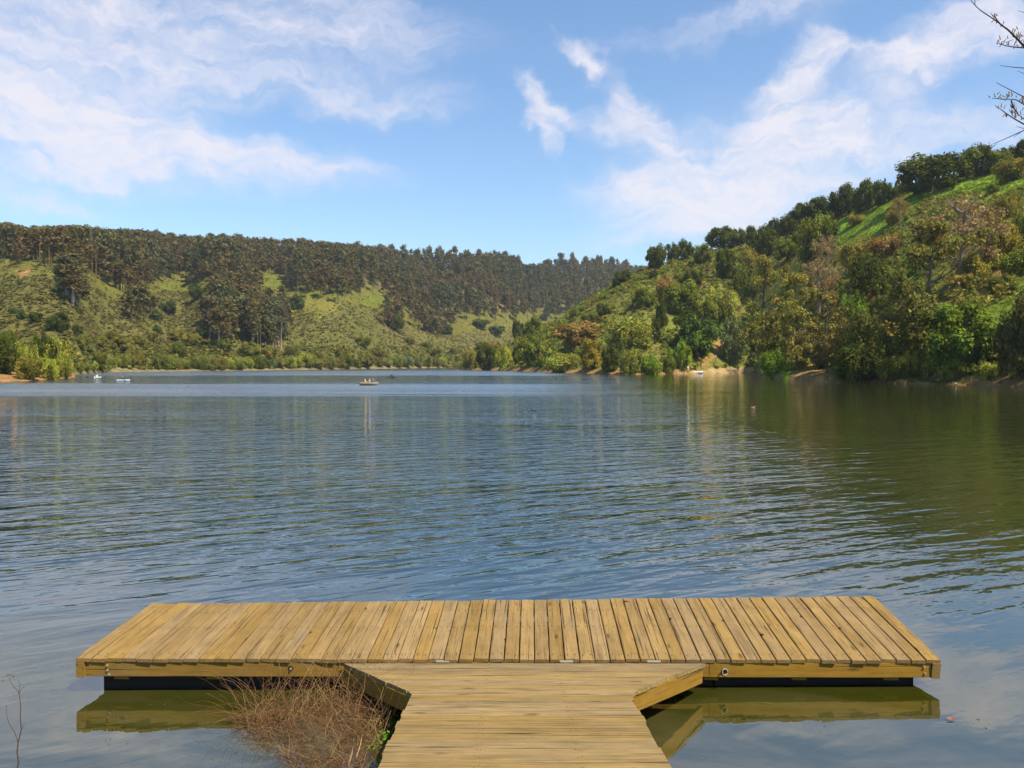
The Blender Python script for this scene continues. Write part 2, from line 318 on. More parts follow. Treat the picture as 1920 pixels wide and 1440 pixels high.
# ------------------------------------------------------------------ terrain
def fbm(x, y, s, seed=0.0, oct=4):
    return mnoise.fractal(Vector((x * s + seed, y * s - seed * .7, seed * 1.3)), 1.0, 2.0, oct)
def inpoly(u, v, poly):
    c = False; n = len(poly); j = n - 1
    for i in range(n):
        (xi, yi), (xj, yj) = poly[i], poly[j]
        if (yi > v) != (yj > v) and u < (xj - xi) * (v - yi) / (yj - yi) + xi: c = not c
        j = i
    return c
class Terrain:
    """hill whose shore, crest distance and crest height are given per compass direction"""
    def __init__(s, shore_v, crest_y, crest_v, relief, seed, after=.35, mixs=.35, bank=0.0):
        s.S = lambda u: H * F / (tab(shore_v)(u) - HOR); s.C = tab(crest_y); s.V = tab(crest_v); s.relief = relief; s.seed = seed; s.after = after; s.mixs = mixs; s.bank = bank
        s.extra = None; s.S2 = s.S
    def hc(s, u): return H + (HOR - s.V(u)) / F * s.C(u)
    def h(s, u, y):
        S1 = float(s.S(u)); S = max(S1, float(s.S2(u))); C = float(s.C(u)); p = (y - S) / max(C - S, 1.0); hc = max(s.hc(u), .4)
        low = 0.0
        if S - S1 > .5 and y > S1:      # a low foreland in front of the foot of the slope
            x = (u - 960) / F * y; low = min(1, (S - S1) / 12) * 5.0 * min(1, (y - S1) / 42) ** .75 + .5 * min(1, (y - S1) / 8) * fbm(x, y, 1 / 9, s.seed)
            if p <= 0: return max(low, .1)
        if p <= 0: return max(p * 40, -3.0) if p > -.1 else -3.0
        if p <= 1: base = hc * ((1 - s.mixs) * p + s.mixs * math.sin(math.pi * p / 2))
        else: base = hc * (1 - s.after * (p - 1) ** 1.3)
        x = (u - 960) / F * y
        e = min(1, p * 6) * s.relief * (fbm(x, y, 1 / 45, s.seed) + .35 * fbm(x, y, 1 / 9, s.seed + 3))
        if s.extra: e += s.extra(u, p) * hc
        return max(base + e + s.bank * min(1, p * 40), base * .5 + .15 * min(1, p * 30), low)
    def pt(s, u, y): return Vector(((u - 960) / F * y, y, s.h(u, y)))
    def hit(s, u, v):        # first point of the ground seen at the pixel
        S = float(s.S(u)); C = float(s.C(u)); y = S
        while y < C * 1.15:
            p = s.pt(u, y)
            if pix(p)[1] <= v: return p
            y += (C - S) / 160
        return s.pt(u, C)
    def grid(s, us, ps, colour):
        V = []; A = []; nu = len(us); npn = len(ps)
        for u in us:
            S = float(s.S(u)); C = float(s.C(u))
            for p in ps:
                y = S + (C - S) * p; q = s.pt(u, y); V.append(tuple(q))
                A.append(colour(u, p, q))
        i = np.arange(nu * npn).reshape(nu, npn)
        Fq = np.stack([i[:-1, :-1], i[1:, :-1], i[1:, 1:], i[:-1, 1:]], -1).reshape(-1, 4)
        return V, Fq, np.array(A, dtype=np.float32)
def lerp3(a, b, t): return tuple(a[i] + (b[i] - a[i]) * t for i in range(3))
SOIL = (0.29, 0.16, 0.058); GRASS = (0.135, 0.18, 0.02); SCRUB = (0.15, 0.14, 0.034); SCRUB_FAR = (0.118, 0.104, 0.031); LEAFLITTER = (0.13, 0.105, 0.042)

# right hill
TR = Terrain([(836, 690.2), (850, 691), (870, 693), (960, 696), (1037, 699), (1125, 701), (1196, 702), (1240, 701.5), (1310, 700.5), (1390, 699.5), (1412, 701), (1425, 708), (1470, 712), (1540, 715.5), (1640, 718), (1757, 720.8), (1844, 723), (1920, 726), (2200, 735), (2700, 750)],
             [(836, 585), (860, 560), (900, 500), (1000, 440), (1100, 410), (1200, 410), (1400, 400), (1500, 370), (1600, 330), (1700, 300), (1800, 280), (1920, 265), (2200, 250), (2700, 240)],
             [(836, 683.5), (855, 682), (870, 678), (900, 668), (950, 648), (1000, 622), (1050, 592), (1100, 562), (1150, 534), (1200, 508), (1250, 494), (1300, 476), (1350, 462), (1400, 452), (1450, 434), (1500, 414), (1560, 402), (1620, 384), (1700, 354), (1750, 338), (1800, 329), (1850, 319), (1920, 302), (2200, 250), (2700, 180)],
             1.6, 11.0)
_s2 = tab([(836, 690.2), (850, 691), (870, 693), (960, 696), (1037, 699), (1125, 701), (1196, 702), (1240, 701.5), (1310, 700.5), (1390, 699.5), (1412, 699.6), (1470, 702), (1540, 706.5), (1640, 713), (1757, 719.6), (1844, 723), (1920, 726), (2200, 735), (2700, 750)])
TR.S2 = lambda u: H * F / (_s2(u) - HOR)
GRASS_POLYS = [[(1545, 470), (1558, 425), (1600, 395), (1672, 374), (1707, 361), (1762, 344), (1860, 327), (1925, 318), (1925, 352), (1870, 366), (1800, 362), (1740, 372), (1690, 420), (1640, 440), (1600, 455), (1570, 480)],
               [(1825, 560), (1860, 545), (1925, 535), (1925, 600), (1890, 640), (1840, 680), (1800, 690), (1870, 600)],
               [(1330, 452), (1380, 446), (1385, 462), (1340, 470)], [(1420, 690), (1460, 655), (1480, 680), (1470, 710), (1425, 708)]]
SOIL_POLYS = [[(1275, 690), (1330, 665), (1352, 625), (1360, 640), (1350, 670), (1320, 692)], [(1820, 560), (1850, 520), (1885, 490), (1920, 495), (1900, 530), (1850, 552)], [(1480, 712), (1520, 680), (1560, 690), (1545, 714)]]
TAN_POLY = [(1290, 700), (1300, 693), (1412, 688), (1412, 701)]
def col_right(u, p, q):
    uu, vv = pix(q); n = fbm(q.x, q.y, 1 / 30, 4.2); n2 = fbm(q.x, q.y, 1 / 6, 9.1)
    c = lerp3(SCRUB, GRASS, min(1, max(0, .15 + .9 * n)))
    if any(inpoly(uu + 14 * n2, vv + 8 * n, g) for g in GRASS_POLYS): c = lerp3((0.13, 0.235, 0.018), (0.20, 0.26, 0.035), min(1, max(0, .35 + .8 * n + .5 * n2)))
    if any(inpoly(uu + 6 * n2, vv + 4 * n2, g) for g in SOIL_POLYS): c = lerp3(SOIL, (0.22, 0.17, 0.05), min(1, max(0, .4 + n2)))
    hb = 1.3 + 1.0 * n2 + .8 * n
    if q.z < hb: c = lerp3(SOIL, (0.26, 0.17, 0.08), min(1, max(0, .5 + n2)))
    if inpoly(uu, vv, TAN_POLY): c = (0.33, 0.235, 0.11)
    return c
ps = np.concatenate([np.linspace(-.04, .12, 17), np.linspace(.135, 1.1, 75), np.linspace(1.15, 2.2, 8)])
V, Fq, A = TR.grid(np.concatenate([np.arange(836, 1960, 5), np.arange(1960, 2700, 14)]), ps, col_right)
o = obj('hill_right', mesh_from('hill_right', V, Fq, A, True), HILL); tag(o, 'steep green hillside rising from the shore to the skyline oaks', kind='structure')

# far hill
TL = Terrain([(-900, 704), (0, 703.5), (130, 702.5), (200, 698), (283, 697), (467, 695), (640, 692.5), (847, 689.5), (1000, 688), (1300, 687)],
             [(-900, 600), (0, 640), (300, 720), (600, 850), (900, 1050), (1300, 1300)],
             [(-900, 468), (0, 466), (140, 464), (300, 472), (450, 482), (600, 492), (700, 498), (850, 505), (960, 510), (1000, 524), (1090, 512), (1160, 516), (1300, 522)],
             5.0, 23.0, after=.5, mixs=.1)
def spurs(u, p):
    g = lambda c, w: math.exp(-((u - c) / w) ** 2)
    k = max(0, p * (1.05 - p)) * 4
    return k * (.10 * g(60 + 60 * (1 - p), 130) - .09 * g(330, 60) + .07 * g(400, 40) - .06 * g(520, 45) + .11 * g(650, 80) - .07 * g(800, 60) + .05 * g(900, 60))
TL.extra = spurs
FOREST_V = tab([(-900, 500), (0, 497), (30, 505), (83, 502), (117, 505), (147, 517), (180, 527), (213, 547), (253, 563), (265, 545), (317, 527), (367, 535), (400, 540), (450, 535), (480, 520), (520, 530), (545, 545), (567, 553), (627, 556), (693, 560), (727, 577), (760, 590), (800, 605), (850, 615), (900, 600), (950, 605), (1300, 615)])
GROVES = [(143, 552, 22, 30), (415, 600, 26, 62), (425, 560, 34, 40), (500, 605, 46, 56), (262, 585, 22, 26), (740, 600, 22, 22), (815, 605, 40, 22), (470, 545, 18, 22), (585, 545, 26, 18), (640, 560, 16, 14)]
GLADES = [(505, 528, 26, 12), (330, 538, 26, 8), (575, 560, 26, 14), (372, 540, 14, 8), (700, 565, 22, 12), (600, 578, 34, 12), (800, 595, 14, 10)]
def col_far(u, p, q):
    uu, vv = pix(q); n = fbm(q.x, q.y, 1 / 60, 2.2); n2 = fbm(q.x, q.y, 1 / 12, 5.1)
    c = lerp3(SCRUB_FAR, (0.105, 0.105, 0.027), min(1, max(0, .35 + .9 * n)))
    fv = float(FOREST_V(uu))
    if vv < fv + 16 and vv > fv - 40: c = lerp3(c, (0.125, 0.118, 0.022), .65)        # grassy fringe below the wood
    if vv < fv - 25: c = LEAFLITTER
    for (a, b, ra, rb) in GLADES:
        if ((uu - a) / ra) ** 2 + ((vv - b) / rb) ** 2 < 1.2: c = (0.12, 0.13, 0.021)
    if abs(uu - 590) < 42 and abs(vv - 570 - abs(uu - 590) * .2) < 14: c = (0.165, 0.145, 0.03)
    if q.z < 1.2 + .6 * n2: c = (0.20, 0.16, 0.08)
    elif q.z < 4 and 200 < uu < 300: c = (0.19, 0.27, 0.035)
    if 13 < q.z and uu < 60 and inpoly(uu, vv, [(30, 508), (55, 505), (52, 515), (34, 515)]): c = SOIL
    return c
ps = np.concatenate([np.linspace(-.03, .06, 8), np.linspace(.075, 1.1, 80), np.linspace(1.2, 2.4, 7)])
V, Fq, A = TL.grid(np.arange(-900, 1301, 9), ps, col_far)
o = obj('hill_far', mesh_from('hill_far', V, Fq, A, True), HILL); tag(o, 'long wooded hill with scrubby spurs across the lake', kind='structure')

# left headland
TH = Terrain([(-700, 745), (-200, 724), (0, 716), (60, 714), (100, 711.5), (132, 709), (140, 708)],
             [(-700, 130), (-200, 160), (0, 190), (60, 195), (132, 200), (140, 200)],
             [(-700, 655), (-200, 660), (0, 668), (60, 672), (100, 680), (125, 687), (134, 698), (140, 700)], .5, 31.0, after=.6)
def col_head(u, p, q):
    n2 = fbm(q.x, q.y, 1 / 5, 5.1)
    return lerp3((0.32, 0.16, 0.058), (0.26, 0.15, 0.06), min(1, max(0, .5 + n2))) if q.z < 1.7 + n2 else lerp3(SCRUB, GRASS, .5)
V, Fq, A = TH.grid(np.concatenate([np.arange(-700, -60, 20), np.arange(-60, 141, 4)]), np.linspace(-.1, 2.2, 40), col_head)
o = obj('headland_left', mesh_from('headland_left', V, Fq, A, True), HILL); tag(o, 'low headland with an orange soil bank', kind='structure')

# the bank on which the photographer stands (below and beside the picture)
def bank_h(x, y):
    ys = 5.2 + (.35 if x < -1 else 0) + .25 * fbm(x, 0, .4, 3.0) + (max(0, x - 3.6) * .55 if x > 3.6 else 0) + (max(0, -x - 4.4) * .5 if x < -4.4 else 0)
    t = ys - y
    if t <= 0: return max(-.8, t * .25)
    return 1.55 * (1 - math.exp(-t / 3.2)) + .05 * fbm(x, y, 1.2, 6.0)
xs = np.arange(-40, 40.1, .4); ys = np.arange(-25, 26.1, .4); V = []; A = []
for x in xs:
    for y in ys:
        V.append((x, y, bank_h(x, y))); n = fbm(x, y, .8, 1.0); A.append(lerp3((0.10, 0.075, 0.045), (0.10, 0.14, 0.03), min(1, max(0, .4 + n + (V[-1][2] - .4)))))
i = np.arange(len(xs) * len(ys)).reshape(len(xs), len(ys)); Fq = np.stack([i[:-1, :-1], i[1:, :-1], i[1:, 1:], i[:-1, 1:]], -1).reshape(-1, 4)
o = obj('near_bank', mesh_from('near_bank', V, Fq, np.array(A), True), HILL); tag(o, 'earth bank at the foot of the gangway', kind='structure')

# lake: one sheet to the horizon
mb = MB(); mb.v = [Vector(p) for p in ((-4000, -300, 0), (4000, -300, 0), (4000, 6000, 0), (-4000, 6000, 0))]; mb.f = [[0, 1, 2, 3]]
o = mb.build('lake', WATER); tag(o, 'rippled green and blue lake water', kind='structure')

# ------------------------------------------------------------------ foliage prototypes (unit crowns: radius 1 at the base plane z = 0)
def leaf_cloud(centres, radii, n_per, size, rg, flat=1.0, out=.65, tint_var=.22, up=.55, hue_var=.08):
    """leaf-sized quads spread through clumps; returns verts, faces, tint"""
    C = np.asarray(centres, float); rr = np.asarray(radii, float); k = len(C)
    idx = np.repeat(np.arange(k), n_per); n = len(idx)
    d = rg.normal(size=(n, 3)); d /= np.linalg.norm(d, axis=1)[:, None]
    rad = rr[idx] * (rg.random(n) ** .38) * (1 + .12 * rg.normal(size=n)); pos = C[idx] + d * rad[:, None] * np.array([1, 1, flat])
    nor = d * out + rg.normal(size=(n, 3)) * (1 - out) + np.array([0, 0, up]); nor /= np.linalg.norm(nor, axis=1)[:, None]
    t = np.cross(nor, rg.normal(size=(n, 3))); t /= np.linalg.norm(t, axis=1)[:, None] + 1e-9; b = np.cross(nor, t)
    sz = size * (0.55 + .9 * rg.random(n)); a = (sz * .5)[:, None]; bb = (sz * (.3 + .25 * rg.random(n)))[:, None]
    V = np.stack([pos - t * a, pos - b * bb, pos + t * a, pos + b * bb], 1).reshape(-1, 3)
    Fq = np.arange(n * 4).reshape(n, 4)
    ct = 1 + tint_var * rg.normal(size=k); lt = np.clip(ct[idx] * (1 + .16 * rg.normal(size=n)), .45, 1.7)
    hv = hue_var * rg.normal(size=k)[idx] + hue_var * .5 * rg.normal(size=n)
    T = np.stack([lt * (1 + hv), lt, lt * (1 - .5 * hv)], -1)
    return V, Fq, np.repeat(np.clip(T, .3, 2), 4, 0)
def lobes(n, rg, zc, rz, jitter=.16, low=-.55):
    """points spread over an uneven ellipsoid, upper part favoured"""
    pts = []
    while len(pts) < n:
        d = rg.normal(size=3); d /= np.linalg.norm(d)
        if d[2] < low: continue
        az = math.atan2(d[1], d[0]); r = .72 * (1 + jitter * math.sin(3 * az + pts.__len__() * 0) + .14 * rg.normal())
        r *= (.55 + .45 * rg.random()) if rg.random() < .25 else 1
        pts.append((d[0] * r, d[1] * r, zc + d[2] * rz * r / .72))
    return pts
def crown_oak(seed, n=48, n_per=210, size=.078, zc=.62, rz=.52):
    rg = np.random.default_rng(seed); c = lobes(n, rg, zc, rz, .16, -.85); r = .20 + .13 * rg.random(n); return leaf_cloud(c, r, n_per, size, rg, .8)
def crown_bush(seed, n=50, n_per=190, size=.075):
    rg = np.random.default_rng(seed); c = lobes(n, rg, .55, .50, .2, -.95); r = .18 + .14 * rg.random(n); return leaf_cloud(c, r, n_per, size, rg, 1.25, .5, .25)
def crown_willow(seed, n=66, n_per=140, size=.075):
    rg = np.random.default_rng(seed); c = np.array(lobes(n, rg, .6, .55, .22, -.9)); c[:, 2] += .05 * rg.normal(size=n); r = .10 + .12 * rg.random(n); return leaf_cloud(c, r, n_per, size, rg, 1.7, .35, .28)
def crown_pine(seed, n_per=80, size=.06):
    """old open pine, height 2.6 for radius 1: ragged flat sprays on long limbs, broadest above the middle"""
    rg = np.random.default_rng(seed); c = []; r = []
    for k in range(44):
        t = .14 + .86 * rg.random(); z = 2.5 * t; R_ = (.35 + 1.1 * math.sin(math.pi * min(1, t ** .8) * .93)) * (.45 + .6 * rg.random()) * .8
        a = rg.random() * 6.28
        for f in (.45, .75, 1.0):
            if rg.random() < .15: continue
            c.append((math.cos(a + .2 * rg.normal()) * R_ * f, math.sin(a + .2 * rg.normal()) * R_ * f, z + .10 * f * R_ + .06 * rg.normal())); r.append(.11 + .14 * rg.random())
    return leaf_cloud(c, r, n_per, size, rg, .6, .35, .25, .6)
def crown_euc(seed, n=20, n_per=80, size=.13, tall=3.6):
    """tall eucalyptus, crown radius 1: ragged clumps high on bare stems"""
    rg = np.random.default_rng(seed); c = []; r = []
    for k in range(n):
        t = .42 + .58 * rg.random() ** .8; a = rg.random() * 6.28; q = (1.15 - t) * 1.25 * rg.random() ** .5 + .12
        c.append((math.cos(a) * q * .8, math.sin(a) * q * .8, tall * t)); r.append(.22 + .24 * rg.random())
    c.append((0, 0, tall)); r.append(.3)
    return leaf_cloud(c, r, n_per, size, rg, 1.0, .55, .25)
def crown_cone(seed):
    rg = np.random.default_rng(seed); c = []; r = []
    for t in np.linspace(.03, 1, 20):
        R_ = (1.03 - t) * .9; nb = 2 + int(8 * (1 - t))
        for k in range(nb):
            a = rg.random() * 6.28; c.append((math.cos(a) * R_ * .7, math.sin(a) * R_ * .7, 3.4 * t)); r.append(.12 + .22 * (1 - t))
    return leaf_cloud(c, r, 40, .12, rg, 1.2, .55)
def trunk_mesh(seed, top, r0, spread, nl=7, bare=False, start=.25):
    rg = random.Random(seed); mb = MB(); pts = []; x = y = 0
    for i in range(6):
        pts.append((x, y, -.12 + (top + .12) * i / 5)); x += rg.uniform(-.04, .04) * top * .5; y += rg.uniform(-.04, .04) * top * .5
    mb.tube(pts, [r0 * (1.25 - .95 * i / 5) for i in range(6)], 6)
    for k in range(nl):
        f = start + (.95 - start) * (k + .5) / nl; j = min(4, int(f * 5)); b = Vector(pts[j]).lerp(Vector(pts[j + 1]), f * 5 - j)
        a = rg.uniform(0, 6.28); L_ = spread * rg.uniform(.6, 1.0) * (1.15 - .5 * f); d = Vector((math.cos(a), math.sin(a), rg.uniform(.25, .8)))
        m = b + d * L_ * .5 + Vector((0, 0, .05 * L_)); e = b + d * L_ + Vector((rg.uniform(-.1, .1), rg.uniform(-.1, .1), .12 * L_))
        mb.tube([b, m, e], [r0 * .45, r0 * .28, r0 * .1], 4)
        if bare:
            for q in range(7):
                s = b.lerp(e, rg.uniform(.3, 1)); t = s + Vector((rg.uniform(-1, 1), rg.uniform(-1, 1), rg.uniform(-.1, .9))) * .34 * L_
                mb.tube([s, t], [r0 * .14, r0 * .05], 3)
                for z in range(3):
                    s2 = s.lerp(t, rg.uniform(.3, 1)); mb.tube([s2, s2 + Vector((rg.uniform(-1, 1), rg.uniform(-1, 1), rg.uniform(-.2, .9))) * .2 * L_], [r0 * .06, r0 * .03], 3)
    return mb.mesh('trunk', True)
PROTO = {}
def add_proto(kind, crowns, trunks, height, mat_t=BARK):
    lst = []
    for i, c in enumerate(crowns):
        me = mesh_from('crown', *c[:2], c[2]) if c is not None else None
        if me: me.materials.append(FOL)
        t = trunks[i % len(trunks)]
        if not len(t.materials): t.materials.append(mat_t)
        lst.append((me, t))
    PROTO[kind] = (lst, height)
add_proto('oak', [crown_oak(s) for s in (1, 2, 3, 4, 5)], [trunk_mesh(s, .95, .07, .55) for s in (1, 2, 3)], 1.25)
add_proto('bush', [crown_bush(s) for s in (11, 12, 13, 14)], [trunk_mesh(s, .7, .05, .6, start=.1) for s in (4, 5)], 1.2)
add_proto('willow', [crown_willow(s) for s in (21, 22, 23, 24)], [trunk_mesh(s, .8, .045, .6, start=.1) for s in (6, 7)], 1.35)
add_proto('pine', [crown_pine(s) for s in (31, 32, 33)], [trunk_mesh(s, 2.4, .05, .9, 16) for s in (8, 9)], 2.65)
add_proto('eucalyptus', [crown_euc(s) for s in (41, 42, 43, 44, 45)], [trunk_mesh(s, 3.5, .075, .9, 6, start=.4) for s in (10, 11, 12)], 3.85, BARK_PALE)
add_proto('cone', [crown_cone(51)], [trunk_mesh(13, 3.2, .06, .3, 4)], 3.5)
def sparse(seed):
    rg = np.random.default_rng(seed); c = lobes(70, rg, 1.25, .62, .2, -.6); return leaf_cloud(c, .10 + .12 * rg.random(70), 50, .045, rg, .8, .2, .2)
add_proto('bare', [sparse(61), sparse(62)], [trunk_mesh(s, 1.75, .05, .85, 16, True, .3) for s in (14, 15)], 2.0, TWIG)

def plant(kind, name, base, w, h, col, label, cat, group=None, rot=None, i=None, sink=.0):
    """a tree or shrub: an Empty at its foot with crown and trunk; w, h in metres"""
    lst, hh = PROTO[kind]; k = random.randrange(len(lst)) if i is None else i % len(lst); cm, tm = lst[k]
    e = empty(name, (base[0], base[1], base[2] - sink), label, cat, group)
    e.rotation_euler.z = random.uniform(0, 6.28) if rot is None else rot
    e.scale = (w / 2, w / 2 * random.uniform(.9, 1.1), h / hh)
    c = obj('crown', cm, FOL, e); c.color = (*col, 1)
    t = obj('trunk', tm, BARK, e)
    return e
ORD = ['first', 'second', 'third', 'fourth', 'fifth', 'sixth', 'seventh', 'eighth', 'ninth', 'tenth', 'eleventh', 'twelfth', 'thirteenth', 'fourteenth', 'fifteenth', 'sixteenth', 'seventeenth', 'eighteenth', 'nineteenth', 'twentieth']
ORD += ['twenty-' + x for x in ORD[:9]] + ['thirtieth'] + ['thirty-' + x for x in ORD[:9]] + ['fortieth'] + ['forty-' + x for x in ORD[:9]] + ['fiftieth']
# foliage base colours
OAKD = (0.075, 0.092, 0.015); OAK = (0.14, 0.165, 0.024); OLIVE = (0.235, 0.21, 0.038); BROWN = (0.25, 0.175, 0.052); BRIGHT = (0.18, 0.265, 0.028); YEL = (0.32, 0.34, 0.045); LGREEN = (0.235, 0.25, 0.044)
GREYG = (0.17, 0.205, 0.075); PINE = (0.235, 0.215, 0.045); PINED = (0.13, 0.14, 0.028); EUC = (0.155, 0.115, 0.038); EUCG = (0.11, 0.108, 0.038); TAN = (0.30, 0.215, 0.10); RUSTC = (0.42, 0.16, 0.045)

def by_pixels(T, kind, name, u0, u1, v0, v1, col, label, cat='tree', group=None, i=None):
    """a plant whose crown spans u0..u1 and v0..v1 in the photograph, rooted on the terrain T where its foot shows"""
    u = (u0 + u1) / 2; p = T.hit(u, v1); m = p.y / F
    w = (u1 - u0) * m; h = (v1 - v0) * m
    if T is TR: col = (col[0] * 1.22, col[1] * 1.18, col[2] * 1.05)  # right-hill foliage colour lifted and warmed in place of stronger sunlight
    return plant(kind, name, p, w * 1.10, h * 1.0, col, label, cat, group, i=i, sink=.02 * h)

